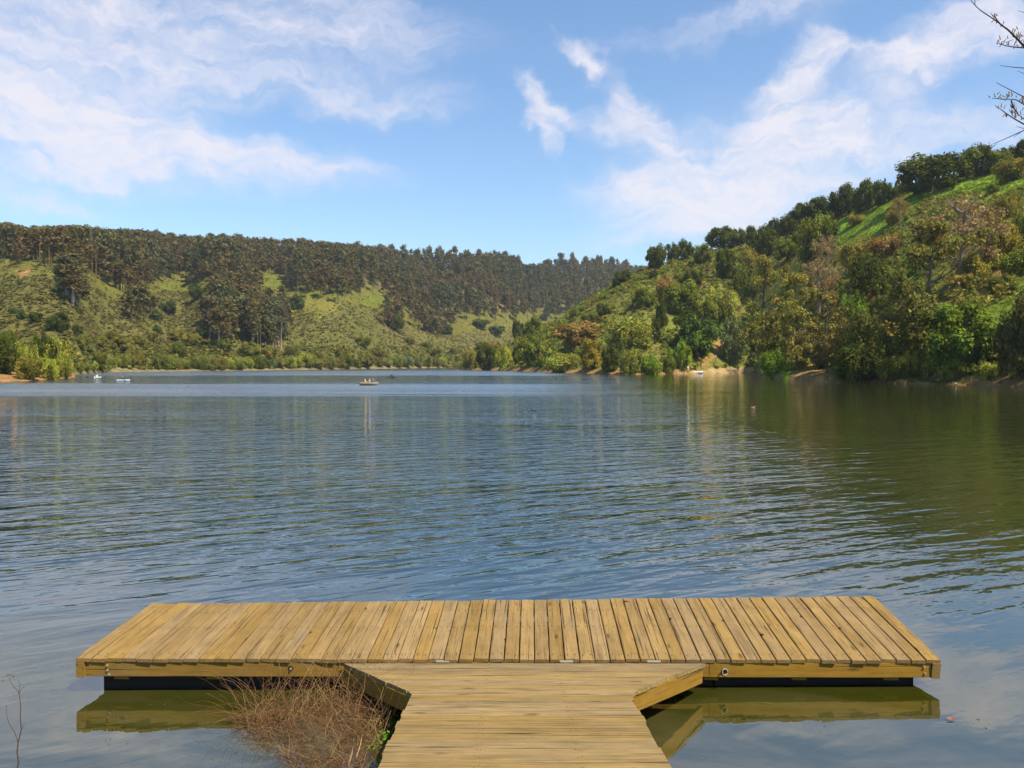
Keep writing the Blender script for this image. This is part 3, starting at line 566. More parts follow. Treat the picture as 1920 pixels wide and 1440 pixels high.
# ------------------------------------------------------------------ trees and shrubs of the right hill, one by one
G_SKY = 'dark oaks along the crest of the right hill'; G_PT = 'trees and shrubs on the low point'; G_SL = 'trees on the slope of the right hill'; G_SH = 'trees along the right shore'
RIGHT = [
 # the low point
 ('oak', 'oak_tree', 891, 917, 632, 657, OAKD, 'small dark oak standing highest at the tip of the low point', 'tree', G_PT),
 ('bush', 'shrub', 868, 900, 655, 694, OLIVE, 'olive shrub at the very tip of the low point', 'shrub', G_PT),
 ('oak', 'oak_tree', 893, 938, 645, 694, OAKD, 'broad dark oak by the water near the tip of the low point', 'tree', G_PT),
 ('bush', 'shrub', 928, 962, 652, 692, YEL, 'yellowish shrub between the dark oak and bright oak of the low point', 'shrub', G_PT),
 ('willow', 'shrub', 904, 940, 640, 672, BROWN, 'brownish shrub above the broad dark oak on the low point', 'shrub', G_PT),
 ('oak', 'oak_tree', 958, 986, 650, 684, OAKD, 'dark rounded oak tucked under the bright oak on the low point', 'tree', G_PT),
 ('oak', 'oak_tree', 968, 1030, 630, 684, OAK, 'bright green spreading oak above the orange bank of the point', 'tree', G_PT),
 ('oak', 'oak_tree', 958, 984, 600, 638, OAKD, 'upright dark oak on the outer edge of the right hill', 'tree', G_SL),
 ('oak', 'oak_tree', 984, 1018, 594, 630, OAK, 'green oak beside the upright dark oak on the hill edge', 'tree', G_SL),
 ('oak', 'oak_tree', 1042, 1126, 604, 650, BROWN, 'wide olive-brown oak on the lower slope above the pale shrub', 'tree', G_SL),
 ('bush', 'shrub', 1022, 1086, 664, 698, LGREEN, 'low pale green shrub spreading along the shore of the point', 'shrub', G_PT),
 ('oak', 'oak_tree', 1086, 1132, 636, 694, (0.24, 0.20, 0.03), 'golden-olive round oak at the water beside the pale shrub', 'tree', G_PT),
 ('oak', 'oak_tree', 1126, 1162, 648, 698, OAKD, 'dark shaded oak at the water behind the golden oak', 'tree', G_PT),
 ('bush', 'shrub', 1160, 1204, 655, 702, LGREEN, 'leafy light green shrub on the shore next to the shaded oak', 'shrub', G_SH),
 ('bush', 'shrub', 1196, 1240, 668, 702, BRIGHT, 'low bright shrub on the shore left of the orange trail', 'shrub', G_SH),
 ('bush', 'shrub', 1238, 1268, 670, 700, OAK, 'dark green shrub at the foot of the orange trail', 'shrub', G_SH),
 # the slope
 ('oak', 'shrub', 1116, 1146, 570, 592, OAKD, 'flat dark shrub high on the outer slope', 'shrub', G_SL),
 ('oak', 'shrub', 1090, 1124, 590, 614, OAKD, 'dark shrub just below the flat one on the outer slope', 'shrub', G_SL),
 ('oak', 'shrub', 1066, 1086, 578, 598, OAK, 'small round shrub near the outline of the outer slope', 'shrub', G_SL),
 ('oak', 'shrub', 1146, 1184, 508, 536, OAKD, 'flat dark shrub breaking the outline of the hill below the first oak', 'shrub', G_SL),
 ('oak', 'shrub', 1216, 1233, 506, 524, OAKD, 'small dark shrub in the scrub under the lowest crest oak', 'shrub', G_SL),
 ('bush', 'tree', 1135, 1222, 596, 660, LGREEN, 'large light olive tree with a domed crown on the mid slope', 'tree', G_SL),
 ('oak', 'oak_tree', 1186, 1228, 540, 580, OAK, 'mid green oak above the light domed tree', 'tree', G_SL),
 ('oak', 'oak_tree', 1245, 1312, 528, 590, OAK, 'big rounded green oak in the middle of the slope', 'tree', G_SL),
 ('oak', 'oak_tree', 1230, 1266, 520, 568, BROWN, 'brown-tinged oak beside the big rounded green oak', 'tree', G_SL),
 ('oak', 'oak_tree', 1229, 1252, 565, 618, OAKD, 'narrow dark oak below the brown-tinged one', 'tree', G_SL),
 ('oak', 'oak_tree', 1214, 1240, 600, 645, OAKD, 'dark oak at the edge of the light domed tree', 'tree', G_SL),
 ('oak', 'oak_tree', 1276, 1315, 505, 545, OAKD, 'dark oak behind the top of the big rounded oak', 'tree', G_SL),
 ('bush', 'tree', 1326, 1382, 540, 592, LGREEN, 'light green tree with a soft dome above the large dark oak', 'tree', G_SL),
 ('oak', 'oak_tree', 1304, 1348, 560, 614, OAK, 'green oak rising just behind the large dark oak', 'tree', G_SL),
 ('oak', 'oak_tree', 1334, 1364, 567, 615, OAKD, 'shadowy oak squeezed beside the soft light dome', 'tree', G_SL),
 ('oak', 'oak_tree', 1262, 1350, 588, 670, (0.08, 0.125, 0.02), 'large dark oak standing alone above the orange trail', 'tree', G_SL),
 ('willow', 'tree', 1350, 1404, 594, 684, GREYG, 'tall grey-green tree between the lone oak and the pines', 'tree', G_SL),
 ('willow', 'shrub', 1252, 1300, 640, 690, BRIGHT, 'bright leafy shrub under the lone oak on the trail side', 'shrub', G_SL),
 ('oak', 'oak_tree', 1342, 1377, 466, 524, OAKD, 'dark upright oak below the grassy notch of the crest', 'tree', G_SL),
 ('bush', 'tree', 1372, 1420, 500, 560, OAK, 'green tree in the fold right of the upright dark oak', 'tree', G_SL),
 ('bush', 'tree', 1380, 1430, 470, 520, OLIVE, 'olive tree under the crest hedge beside the dark oaks', 'tree', G_SL),
 ('oak', 'oak_tree', 1412, 1458, 430, 484, OAKD, 'dark oak just below the crest where the hedge begins', 'tree', G_SL),
 ('oak', 'oak_tree', 1448, 1502, 442, 490, OAK, 'dense green oak under the crest left of the grass slope', 'tree', G_SL),
 ('bush', 'tree', 1494, 1566, 406, 492, OAK, 'tall full green tree at the lower corner of the grass slope', 'tree', G_SL),
 # crest
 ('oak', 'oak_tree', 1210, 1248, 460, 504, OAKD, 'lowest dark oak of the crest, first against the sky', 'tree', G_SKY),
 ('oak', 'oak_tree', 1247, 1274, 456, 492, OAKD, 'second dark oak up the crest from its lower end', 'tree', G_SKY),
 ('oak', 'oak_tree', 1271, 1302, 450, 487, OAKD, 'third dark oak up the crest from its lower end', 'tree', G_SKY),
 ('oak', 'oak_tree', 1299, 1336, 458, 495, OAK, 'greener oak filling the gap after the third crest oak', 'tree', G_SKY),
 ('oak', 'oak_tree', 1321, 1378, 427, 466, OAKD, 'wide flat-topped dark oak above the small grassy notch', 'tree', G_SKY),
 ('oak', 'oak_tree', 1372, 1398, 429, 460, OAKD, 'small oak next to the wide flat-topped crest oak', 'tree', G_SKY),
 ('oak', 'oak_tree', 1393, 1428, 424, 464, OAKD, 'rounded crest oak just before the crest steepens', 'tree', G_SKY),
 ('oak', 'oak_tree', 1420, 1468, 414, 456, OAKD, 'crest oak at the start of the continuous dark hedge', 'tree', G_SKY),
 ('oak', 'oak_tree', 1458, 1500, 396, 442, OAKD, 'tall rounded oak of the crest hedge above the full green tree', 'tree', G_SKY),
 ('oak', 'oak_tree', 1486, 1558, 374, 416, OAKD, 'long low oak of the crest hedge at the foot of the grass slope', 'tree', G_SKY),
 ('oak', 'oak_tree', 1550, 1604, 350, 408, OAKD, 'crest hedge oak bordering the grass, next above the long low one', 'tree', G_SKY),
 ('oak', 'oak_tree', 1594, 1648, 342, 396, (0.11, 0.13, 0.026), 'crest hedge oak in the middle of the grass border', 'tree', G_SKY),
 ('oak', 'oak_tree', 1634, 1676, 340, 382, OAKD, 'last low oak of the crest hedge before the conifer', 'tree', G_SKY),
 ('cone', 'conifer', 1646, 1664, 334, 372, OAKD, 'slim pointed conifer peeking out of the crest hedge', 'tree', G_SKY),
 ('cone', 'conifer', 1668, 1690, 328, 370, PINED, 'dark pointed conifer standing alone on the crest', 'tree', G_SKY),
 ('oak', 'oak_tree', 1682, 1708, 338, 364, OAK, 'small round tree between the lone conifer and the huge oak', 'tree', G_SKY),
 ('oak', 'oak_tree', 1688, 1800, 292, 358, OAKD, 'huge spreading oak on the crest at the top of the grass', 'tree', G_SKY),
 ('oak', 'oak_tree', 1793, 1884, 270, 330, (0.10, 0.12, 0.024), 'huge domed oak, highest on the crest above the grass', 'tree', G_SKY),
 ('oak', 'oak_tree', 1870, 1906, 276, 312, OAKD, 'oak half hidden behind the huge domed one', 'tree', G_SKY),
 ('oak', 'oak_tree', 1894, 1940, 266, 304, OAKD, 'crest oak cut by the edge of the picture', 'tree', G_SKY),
 ('bush', 'shrub', 1860, 1930, 300, 338, OLIVE, 'wide olive shrub on the grass under the highest oaks', 'shrub', G_SL),
 # upper slope, right
 ('bush', 'shrub', 1846, 1868, 346, 362, OAK, 'small dark shrub alone in the bright grass', 'shrub', G_SL),
 ('bush', 'shrub', 1655, 1690, 396, 420, OLIVE, 'low olive shrub in the grass under the leafless tree', 'shrub', G_SL),
 ('bush', 'shrub', 1590, 1620, 402, 420, OLIVE, 'flat shrub in the lower corner of the grass slope', 'shrub', G_SL),
 ('bare', 'leafless_tree', 1662, 1706, 366, 424, BROWN, 'leafless brown tree in front of the grass slope', 'tree', G_SL),
 ('bush', 'shrub', 1862, 1904, 370, 412, OLIVE, 'olive shrub below the bright grass near the picture edge', 'shrub', G_SL),
 ('bush', 'shrub', 1898, 1940, 392, 460, LGREEN, 'pale shrub at the picture edge below the grass', 'shrub', G_SL),
 ('bush', 'shrub', 1840, 1906, 424, 500, OLIVE, 'big olive shrub above the bare orange slope', 'shrub', G_SL),
 ('bush', 'shrub', 1876, 1930, 470, 520, OAK, 'green shrub beside the big olive shrub at the picture edge', 'shrub', G_SL),
 ('bush', 'shrub', 1786, 1850, 480, 545, OLIVE, 'olive shrub overhanging the dark hollow by the orange slope', 'shrub', G_SL),
 ('bush', 'shrub', 1800, 1860, 400, 452, BROWN, 'brownish shrub behind the dead pine crown', 'shrub', G_SL),
 ('bush', 'shrub', 1570, 1640, 455, 500, OLIVE, 'olive thicket at the base of the grass slope', 'shrub', G_SL),
 ('bush', 'shrub', 1620, 1690, 446, 490, BROWN, 'brown thicket in front of the leafless tree', 'shrub', G_SL),
 ('bush', 'tree', 1590, 1660, 480, 575, OAKD, 'dark tree in the shade behind the rusty bush', 'tree', G_SL),  # the shade over this tree is put into its dark foliage colour
 ('oak', 'shrub', 1850, 1900, 520, 560, PINED, 'dark low branchy shrub on the orange slope', 'shrub', G_SL),
 ('bare', 'dead_pine', 1716, 1872, 366, 560, TAN, 'big dead pine with a wide grey-brown crown of twigs', 'tree', G_SL),
 ('bare', 'dead_tree', 1520, 1572, 440, 520, TAN, 'small dead tan tree under the full green tree', 'tree', G_SL),
 ('bare', 'dead_tree', 1498, 1576, 482, 600, TAN, 'wide dead tan tree behind the olive pines', 'tree', G_SL),
 ('bush', 'shrub', 1600, 1650, 530, 575, RUSTC, 'rust-red dry bush among the dark trees', 'shrub', G_SL),
 # shore, right
 ('pine', 'pine_tree', 1392, 1478, 470, 684, PINE, 'olive pine nearest the beach', 'tree', G_SH),
 ('pine', 'pine_tree', 1448, 1540, 505, 694, PINE, 'olive pine second from the beach', 'tree', G_SH),
 ('pine', 'pine_tree', 1420, 1500, 560, 690, PINED, 'short dark pine in front of the first two olive pines', 'tree', G_SH),
 ('pine', 'pine_tree', 1510, 1590, 540, 700, (0.20, 0.165, 0.045), 'brownish pine third from the beach', 'tree', G_SH),
 ('willow', 'tree', 1568, 1628, 548, 640, BRIGHT, 'bright green leafy tree under the rusty bush', 'tree', G_SH),
 ('bush', 'tree', 1520, 1580, 610, 690, OAKD, 'dark tree over the eroded bank', 'tree', G_SH),
 ('bush', 'tree', 1590, 1660, 590, 680, PINED, 'shaded tree below the bright green one', 'tree', G_SH),
 ('pine', 'pine_tree', 1660, 1840, 402, 690, (0.19, 0.175, 0.04), 'tallest pine, with a dark trunk, in front of the dead pine', 'tree', G_SH),
 ('pine', 'pine_tree', 1630, 1720, 490, 690, PINED, 'dark pine beside the tallest pine', 'tree', G_SH),
 ('bush', 'tree', 1650, 1722, 585, 700, PINED, 'dark spreading tree over the water left of the yellow shrub', 'tree', G_SH),
 ('bush', 'shrub', 1566, 1660, 648, 717, OAKD, 'dark green shrub hanging over the water', 'shrub', G_SH),
 ('willow', 'shrub', 1698, 1762, 622, 706, (0.36, 0.37, 0.075), 'pale yellow-green feathery shrub at the shore', 'shrub', G_SH),
 ('oak', 'bay_tree', 1742, 1876, 568, 692, (0.125, 0.18, 0.022), 'big rounded rich green tree beside the feathery yellow shrub', 'tree', G_SH),
 ('bush', 'shrub', 1768, 1822, 676, 714, LGREEN, 'low light shrub under the big rounded green tree', 'shrub', G_SH),
 ('bush', 'shrub', 1838, 1870, 686, 714, YEL, 'small yellowish shrub on the bank near the picture edge', 'shrub', G_SH),
 ('oak', 'oak_tree', 1874, 1960, 552, 712, (0.09, 0.09, 0.026), 'dark brownish oak at the picture edge by the water', 'tree', G_SH),
 ('bush', 'shrub', 1424, 1470, 662, 708, BRIGHT, 'bright shrub on the grassy bank beside the beach', 'shrub', G_SH),
 ('bush', 'shrub', 1640, 1700, 672, 714, OAK, 'green shrub low over the water below the dark pine', 'shrub', G_SH),
]
for (k, nm, u0, u1, v0, v1, c, lab, cat, g) in RIGHT: by_pixels(TR, k, nm, u0, u1, v0, v1, c, lab, cat, g)

# left headland
G_HL = 'trees on the left headland'
HEAD = [
 ('oak', 'oak_tree', -34, 30, 632, 700, OAKD, 'dark oak at the picture edge above the orange soil', 'tree', G_HL),
 ('bush', 'tree', 0, 34, 618, 672, OAK, 'green tree behind the dark edge oak on the headland', 'tree', G_HL),
 ('willow', 'willow_tree', 26, 68, 636, 700, YEL, 'yellow-green willow next to the dark edge oak', 'tree', G_HL),
 ('oak', 'oak_tree', 64, 98, 626, 692, OAKD, 'dark upright tree between the two yellow willows', 'tree', G_HL),
 ('willow', 'willow_tree', 82, 134, 633, 700, (0.30, 0.30, 0.045), 'yellow willow with a full crown near the headland tip', 'tree', G_HL),
 ('bush', 'shrub', 28, 76, 670, 711, OLIVE, 'olive shrub over the end of the orange soil bank', 'shrub', G_HL),
 ('willow', 'shrub', 66, 112, 670, 710, YEL, 'yellowish shrub at the water below the willows', 'shrub', G_HL),
 ('bush', 'shrub', 108, 134, 664, 708, (0.25, 0.26, 0.04), 'shrub at the very tip of the left headland', 'shrub', G_HL),
 ('bush', 'shrub', 90, 118, 684, 710, OLIVE, 'small shrub beside the headland tip', 'shrub', G_HL),
]
for (k, nm, u0, u1, v0, v1, c, lab, cat, g) in HEAD: by_pixels(TH, k, nm, u0, u1, v0, v1, c, lab, cat, g)

# far shore: a row of willows and shrubs, then dark oaks dotted over the scrub
row = []; u = 146
while u < 858:
    w = random.uniform(20, 38); row.append((u, w)); u += w * random.uniform(.55, .8)
for i, (u, w) in enumerate(row):
    if 205 < u < 292 and i % 2: pass
    sv = float(HOR + H * F / TL.S(u)); h = w * random.uniform(.62, .85) * (.8 if 205 < u < 290 else 1); c = random.choice([LGREEN, LGREEN, (0.24, 0.24, 0.055), OLIVE, OAK, YEL, GREYG])
    by_pixels(TL, random.choice(['bush', 'bush', 'willow', 'oak']), 'shore_shrub', u - w / 2, u + w / 2, sv - 4 - h - (6 if 205 < u < 290 else 0), sv - 3.2 - (6 if 205 < u < 290 else 0), c, f'{ORD[i]} rounded shrub along the far shore, counted from the headland', 'shrub', 'shrubs along the far shore')
DOTS = [(25, 592, 16, 14), (40, 600, 17, 18), (68, 606, 24, 20), (110, 622, 42, 34), (148, 636, 22, 24), (155, 660, 24, 28), (110, 552, 20, 14), (283, 574, 24, 18), (317, 588, 34, 22), (293, 600, 22, 18), (370, 562, 30, 26), (389, 562, 20, 18),
        (295, 624, 16, 14), (288, 642, 20, 20), (383, 636, 26, 22), (460, 576, 22, 30), (533, 568, 20, 16), (557, 580, 28, 26), (680, 650, 30, 17), (768, 645, 20, 14), (800, 654, 22, 12), (740, 618, 32, 28), (807, 622, 28, 22), (836, 628, 28, 22), (900, 614, 32, 15), (930, 626, 28, 15),
        (185, 655, 34, 26), (228, 660, 40, 28), (262, 652, 30, 22), (335, 672, 32, 28), (362, 650, 36, 24), (420, 660, 34, 26), (466, 672, 40, 30), (505, 676, 30, 26), (210, 640, 26, 16), (330, 640, 26, 20), (545, 668, 26, 20), (590, 676, 30, 22), (640, 672, 32, 20), (710, 674, 34, 20), (765, 676, 30, 18), (815, 672, 34, 20), (855, 670, 30, 18), (110, 668, 30, 22), (180, 684, 36, 24), (250, 682, 34, 24)]
for i, (u, vb, w, h) in enumerate(sorted(DOTS)):
    bl = random.random(); c = lerp3(OAKD, (0.11, 0.145, 0.05), bl) if vb < 640 else lerp3(OAK, OLIVE, bl)
    by_pixels(TL, 'oak' if vb < 640 else random.choice(['oak', 'bush']), 'hillside_oak', u - w / 2, u + w / 2, vb - h, vb, c, f'{ORD[i]} dark round oak dotted over the far scrub, counting from the headland side', 'tree', 'dark oaks dotted over the far scrub')

# eucalyptus trees against the sky on the far ridge
RIDGE_TOP = tab([(-60, 424), (14, 416), (60, 426), (140, 421), (200, 428), (270, 428), (330, 438), (380, 441), (440, 440), (500, 442), (560, 444), (620, 452), (680, 456), (760, 462), (840, 462), (900, 468), (945, 468), (962, 474), (985, 492), (1010, 490), (1050, 474), (1090, 476), (1130, 472), (1160, 478), (1185, 492), (1215, 495)])
u = -30; i = 0
while u < 1215 and i < 50:
    y = float(TL.C(u)) * random.uniform(.97, 1.02); p = TL.pt(u, y); top = float(RIDGE_TOP(u)) + random.uniform(-4, 7); h = (pix(p)[1] - top) * y / F; h = max(h, 12)
    c = lerp3(EUC, EUCG, random.random())
    plant('eucalyptus', 'ridge_eucalyptus', p, random.uniform(13, 19), h * 1.02, c, f'{ORD[i]} eucalyptus against the sky along the far ridge, counted from the headland side', 'tree', 'eucalyptus trees along the far ridge', sink=.5)
    u += random.uniform(19, 31); i += 1
# eucalyptus groves standing forward on the far slope
i = 0
for (a, b, ra, rb) in GROVES[:4]:
    for k in range(int(ra * rb / 160)):
        u = a + random.uniform(-.8, .8) * ra; v = b + rb * random.uniform(.15, 1.0); p = TL.hit(u, v); top = b - rb * random.uniform(.4, 1.0); h = min(34, max(16, (v - top) * p.y / F))
        plant('eucalyptus', 'grove_eucalyptus', p, random.uniform(10, 15), h, lerp3(EUC, (0.12, 0.13, 0.06), random.random()), f'{ORD[i]} tall eucalyptus of the groves standing forward on the far scrub slope', 'tree', 'eucalyptus groves on the far slope'); i += 1
        if i >= 49: break

# ------------------------------------------------------------------ vegetation that reads as a mass (kind = stuff)
def merge_plants(name, items, label, cat):
    """items: (crown arrays (V,F,T) in unit size, position, scale xyz, rotation, colour)"""
    VV = []; FF = []; TT = []; n = 0
    for (c, p, s, r, col) in items:
        V_, F_, T_ = c; ca, sa = math.cos(r), math.sin(r)
        q = V_ * np.array(s); q = np.stack([q[:, 0] * ca - q[:, 1] * sa, q[:, 0] * sa + q[:, 1] * ca, q[:, 2]], -1) + np.array(p)
        VV.append(q); FF.append(F_ + n); TT.append(T_ * np.array(col)); n += len(V_)
    o = obj(name, mesh_from(name, np.concatenate(VV), np.concatenate(FF), np.concatenate(TT)), FOL); o.color = (1, 1, 1, 1)
    return tag(o, label, cat, kind='stuff')
# the eucalyptus wood on the far hill
lite = []
for s in range(6):
    rg = np.random.default_rng(100 + s); c = []; r = []
    for k in range(13):
        t = .30 + .70 * rg.random() ** .8; a = rg.random() * 6.28; q = (1.15 - t) * 1.1 * rg.random() ** .5 + .1
        c.append((math.cos(a) * q * .8, math.sin(a) * q * .8, 3.6 * t)); r.append(.26 + .26 * rg.random())
    Vc, Fc, Tc = leaf_cloud(c, r, 17, .30, rg, 1.1, .55, .12, .55, .04)
    # pale stems
    st = []; 
    for k in range(2):
        x, y = rg.normal(size=2) * .18; w = .05
        st += [(x - w, y, -.1), (x + w, y, -.1), (x + w * .6, y, 2.7), (x - w * .6, y, 2.7)]
    st = np.array(st); Fs = np.arange(8).reshape(2, 4) + len(Vc); Ts = np.full((8, 3), 1.0) * np.array([1.0, 1.05, 1.2])
    lite.append((np.concatenate([Vc, st]), np.concatenate([Fc, Fs]), np.concatenate([Tc, Ts])))
items = []; tries = 0
while len(items) < 4000 and tries < 60000:
    tries += 1; u = random.uniform(-420, 1290); S, C = float(TL.S(u)), float(TL.C(u)); y = math.sqrt(random.uniform(S * S, (C * 1.03) ** 2)); p = TL.pt(u, y); uu, vv = pix(p); fv = float(FOREST_V(uu))
    ok = vv < fv - 2
    if not ok: ok = any(((uu - a) / ra) ** 2 + ((vv - b - rb * .35) / (rb * .75)) ** 2 < 1 for (a, b, ra, rb) in GROVES)
    if ok and any(((uu - a) / ra) ** 2 + ((vv - b) / rb) ** 2 < 1 for (a, b, ra, rb) in GLADES): ok = random.random() < .12
    if not ok: continue
    nn = fbm(p.x, p.y, 1 / 70, 8.0); w = random.uniform(8, 13); h = random.uniform(14, 27) * (1 + .25 * nn)
    if vv > fv - 14: h *= .8
    top = float(RIDGE_TOP(min(1215, max(-60, uu)))) + 5
    if pix(p + Vector((0, 0, h)))[1] < top and uu > -60: h = max(7, (pix(p)[1] - top) * y / F)
    t = min(1, max(0, .5 + 1.2 * nn + random.uniform(-.35, .35))); c = lerp3(lerp3(EUC, (0.16, 0.108, 0.038), random.random()), lerp3(EUCG, (0.10, 0.105, 0.038), random.random()), t)
    items.append((random.choice(lite), p, (w / 2, w / 2, h / 3.75), random.uniform(0, 6.28), c))
merge_plants('eucalyptus_wood', items, 'brown-green eucalyptus wood covering the upper far hill', 'wood')
# scrub
def tuft(seed, n, size):
    rg = np.random.default_rng(seed); c = lobes(5, rg, .45, .4, .2, -.3); return leaf_cloud(c, .3 + .2 * rg.random(5), n, size, rg, .9, .6, .15)
tufts = [tuft(200 + s, 3, .85) for s in range(5)]
items = []; tries = 0
while len(items) < 17000 and tries < 90000:
    tries += 1; u = random.uniform(-300, 960); S, C = float(TL.S(u)), float(TL.C(u)); y = math.sqrt(random.uniform((S + 3) ** 2, (C * .98) ** 2)); p = TL.pt(u, y); uu, vv = pix(p); fv = float(FOREST_V(uu))
    if vv < fv - 4: continue
    glade = vv < fv + 14 or any(((uu - a) / ra) ** 2 + ((vv - b) / rb) ** 2 < 1 for (a, b, ra, rb) in GLADES)
    if glade and random.random() < .85: continue
    s = random.uniform(.6, 1.25) * (1.7 if vv > 650 else 1); t = random.random()
    c = lerp3((0.125, 0.115, 0.032), (0.185, 0.165, 0.048), t) if vv < 650 else lerp3((0.13, 0.145, 0.032), (0.23, 0.21, 0.046), t)
    if random.random() < .08: c = (0.13, 0.145, 0.045)
    items.append((random.choice(tufts), p, (s, s, s * random.uniform(.45, .75)), random.uniform(0, 6.28), c))
merge_plants('far_scrub', items, 'fine olive scrub covering the far slopes', 'scrub')
tufts2 = [tuft(300 + s, 30, .26) for s in range(6)]
items = []; tries = 0
while len(items) < 6500 and tries < 60000:
    tries += 1; u = random.uniform(850, 2150); S, C = float(TR.S(u)), float(TR.C(u)); y = math.sqrt(random.uniform((S + 2.5) ** 2, (C * 1.0) ** 2)); p = TR.pt(u, y); uu, vv = pix(p)
    if p.z < 1.2 or inpoly(uu, vv, TAN_POLY): continue
    gr = any(inpoly(uu, vv, g) for g in GRASS_POLYS + SOIL_POLYS)
    if gr and random.random() < .97: continue
    nn = fbm(p.x, p.y, 1 / 25, 3.0); s = random.uniform(.6, 1.9) * (1 + .5 * nn) * (1.0 if uu < 1420 else .8) * (.4 if gr else 1); t = min(1, max(0, .5 + .9 * nn + random.uniform(-.4, .4)))
    c = lerp3(lerp3(OLIVE, (0.26, 0.235, 0.075), random.random()), lerp3(BRIGHT, OAK, random.random()), t)
    if random.random() < .12: c = random.choice([OAKD, BROWN, BROWN, YEL])
    items.append((random.choice(tufts2), p, (s, s, s * random.uniform(.75, 1.25)), random.uniform(0, 6.28), c))
merge_plants('hillside_scrub', items, 'mixed green and olive scrub covering the right hillside', 'scrub')
# grass on the open slopes of the right hill and along the shores
def blades(seed, n=16):
    rg = np.random.default_rng(seed); V_ = []
    for k in range(n):
        x, y = rg.normal(size=2) * .4; a = rg.random() * 6.28; w = .10; lx, ly = rg.normal(size=2) * .25; hh = .5 + .6 * rg.random()
        V_ += [(x - math.cos(a) * w, y - math.sin(a) * w, -.05), (x + math.cos(a) * w, y + math.sin(a) * w, -.05), (x + lx + .02, y + ly, hh), (x + lx - .02, y + ly, hh)]
    T_ = np.repeat(np.clip(1 + .2 * rg.normal(size=(n, 1)), .6, 1.5), 4, 0) * np.ones(3); return np.array(V_), np.arange(4 * n).reshape(n, 4), T_
bl = [blades(400 + s) for s in range(4)]
items = []; tries = 0
while len(items) < 5200 and tries < 80000:
    tries += 1; u = random.uniform(1180, 1960); S, C = float(TR.S(u)), float(TR.C(u)); y = math.sqrt(random.uniform((S + .6) ** 2, C ** 2)); p = TR.pt(u, y); uu, vv = pix(p)
    gr = any(inpoly(uu, vv, g) for g in GRASS_POLYS)
    if not gr and (y - S > 26 or inpoly(uu, vv, TAN_POLY) or any(inpoly(uu, vv, g) for g in SOIL_POLYS) or random.random() < .4): continue
    s = random.uniform(.5, 1.0) * (.55 if gr else .8); c = lerp3((0.13, 0.21, 0.016), (0.21, 0.235, 0.03), random.random()) if gr else lerp3((0.10, 0.17, 0.02), (0.22, 0.20, 0.05), random.random())
    items.append((random.choice(bl), p, (s, s, s * .8), random.uniform(0, 6.28), c))
merge_plants('hill_grass', items, 'bright spring grass on the open slopes and banks', 'grass')

# ------------------------------------------------------------------ the floating dock
FL = at(142, 1233, 7.63); FR = at(1764, 1236, 7.75); BL = at(282, 1132, 9.12); BR = at(1640, 1118, 9.24)
def deck(s, t):        # s along the front 0..1, t front to back 0..1
    return FL.lerp(FR, s).lerp(BL.lerp(BR, s), t)
def frame_matrix(o_, x_, y_):
    x = x_.normalized(); z = x.cross(y_).normalized(); y = z.cross(x); m = Matrix((x, y, z)).transposed().to_4x4(); m.translation = o_; return m
def plank_mesh(name, L_, w, th, rg, notch=None, bev=.006, e0=0.0, e1=0.0, n=9, wob=.0022):
    """board along x from 0 to L_, y -w/2..w/2, top at z = 0; e0, e1 skew the ends; notch = (x, side, depth): a lost knot on an edge"""
    V_ = []; F_ = []; xs = [L_ * i / n for i in range(n + 1)]
    if notch: xs = sorted(xs + [notch[0] - .035, notch[0] - .012, notch[0] + .012, notch[0] + .035])
    for i, x in enumerate(xs):
        a = w / 2 + rg.uniform(-wob, wob); b = w / 2 + rg.uniform(-wob, wob); dz = rg.uniform(-.0012, .0012)
        if notch and abs(x - notch[0]) < .02:
            if notch[1] > 0: b -= notch[2]
            else: a -= notch[2]
        end = .004 if i in (0, len(xs) - 1) else 0
        sk = e0 * (1 - x / L_) + e1 * (x / L_) if i in (0, len(xs) - 1) else e0 * (1 - x / L_) + e1 * (x / L_)
        for (yy, zz) in ((-a, -th), (-a, -bev - end), (-a + bev, dz - end), (b - bev, dz - end), (b, -bev - end), (b, -th)):
            V_.append((x + sk * (yy / w), yy, zz))
    for i in range(len(xs) - 1):
        for j in range(6):
            k = (j + 1) % 6; F_.append([i * 6 + j, (i + 1) * 6 + j, (i + 1) * 6 + k, i * 6 + k])
    F_.append([5, 4, 3, 2, 1, 0][::-1]); m = (len(xs) - 1) * 6; F_.append([m + k for k in (5, 4, 3, 2, 1, 0)])
    me = mesh_from(name, V_, F_); return me
dock = empty('floating_dock', deck(.5, .5) * Vector((1, 1, 0)) if False else Vector((0, 8.4, 0)), 'weathered wooden floating dock, the crossbar of the T, lying on the lake', 'dock')
def under(parent, o_):         # parent but keep the world placement
    o_.parent = parent; o_.matrix_parent_inverse = Matrix.Translation(parent.location).inverted(); return o_
rgp = random.Random(5); NP = 57; TH = .038
Wd = (FR - FL).length; pitch = Wd / NP
notches = {14: (.62, 1, .022), 22: (.75, -1, .026), 37: (1.42, 1, .045), 33: (1.46, -1, .02), 40: (.95, 1, .022), 43: (.9, -1, .028), 46: (.55, 1, .03), 49: (1.0, -1, .025), 17: (1.3, 1, .016), 52: (.7, 1, .018), 8: (.9, 1, .015), 27: (.45, -1, .014)}
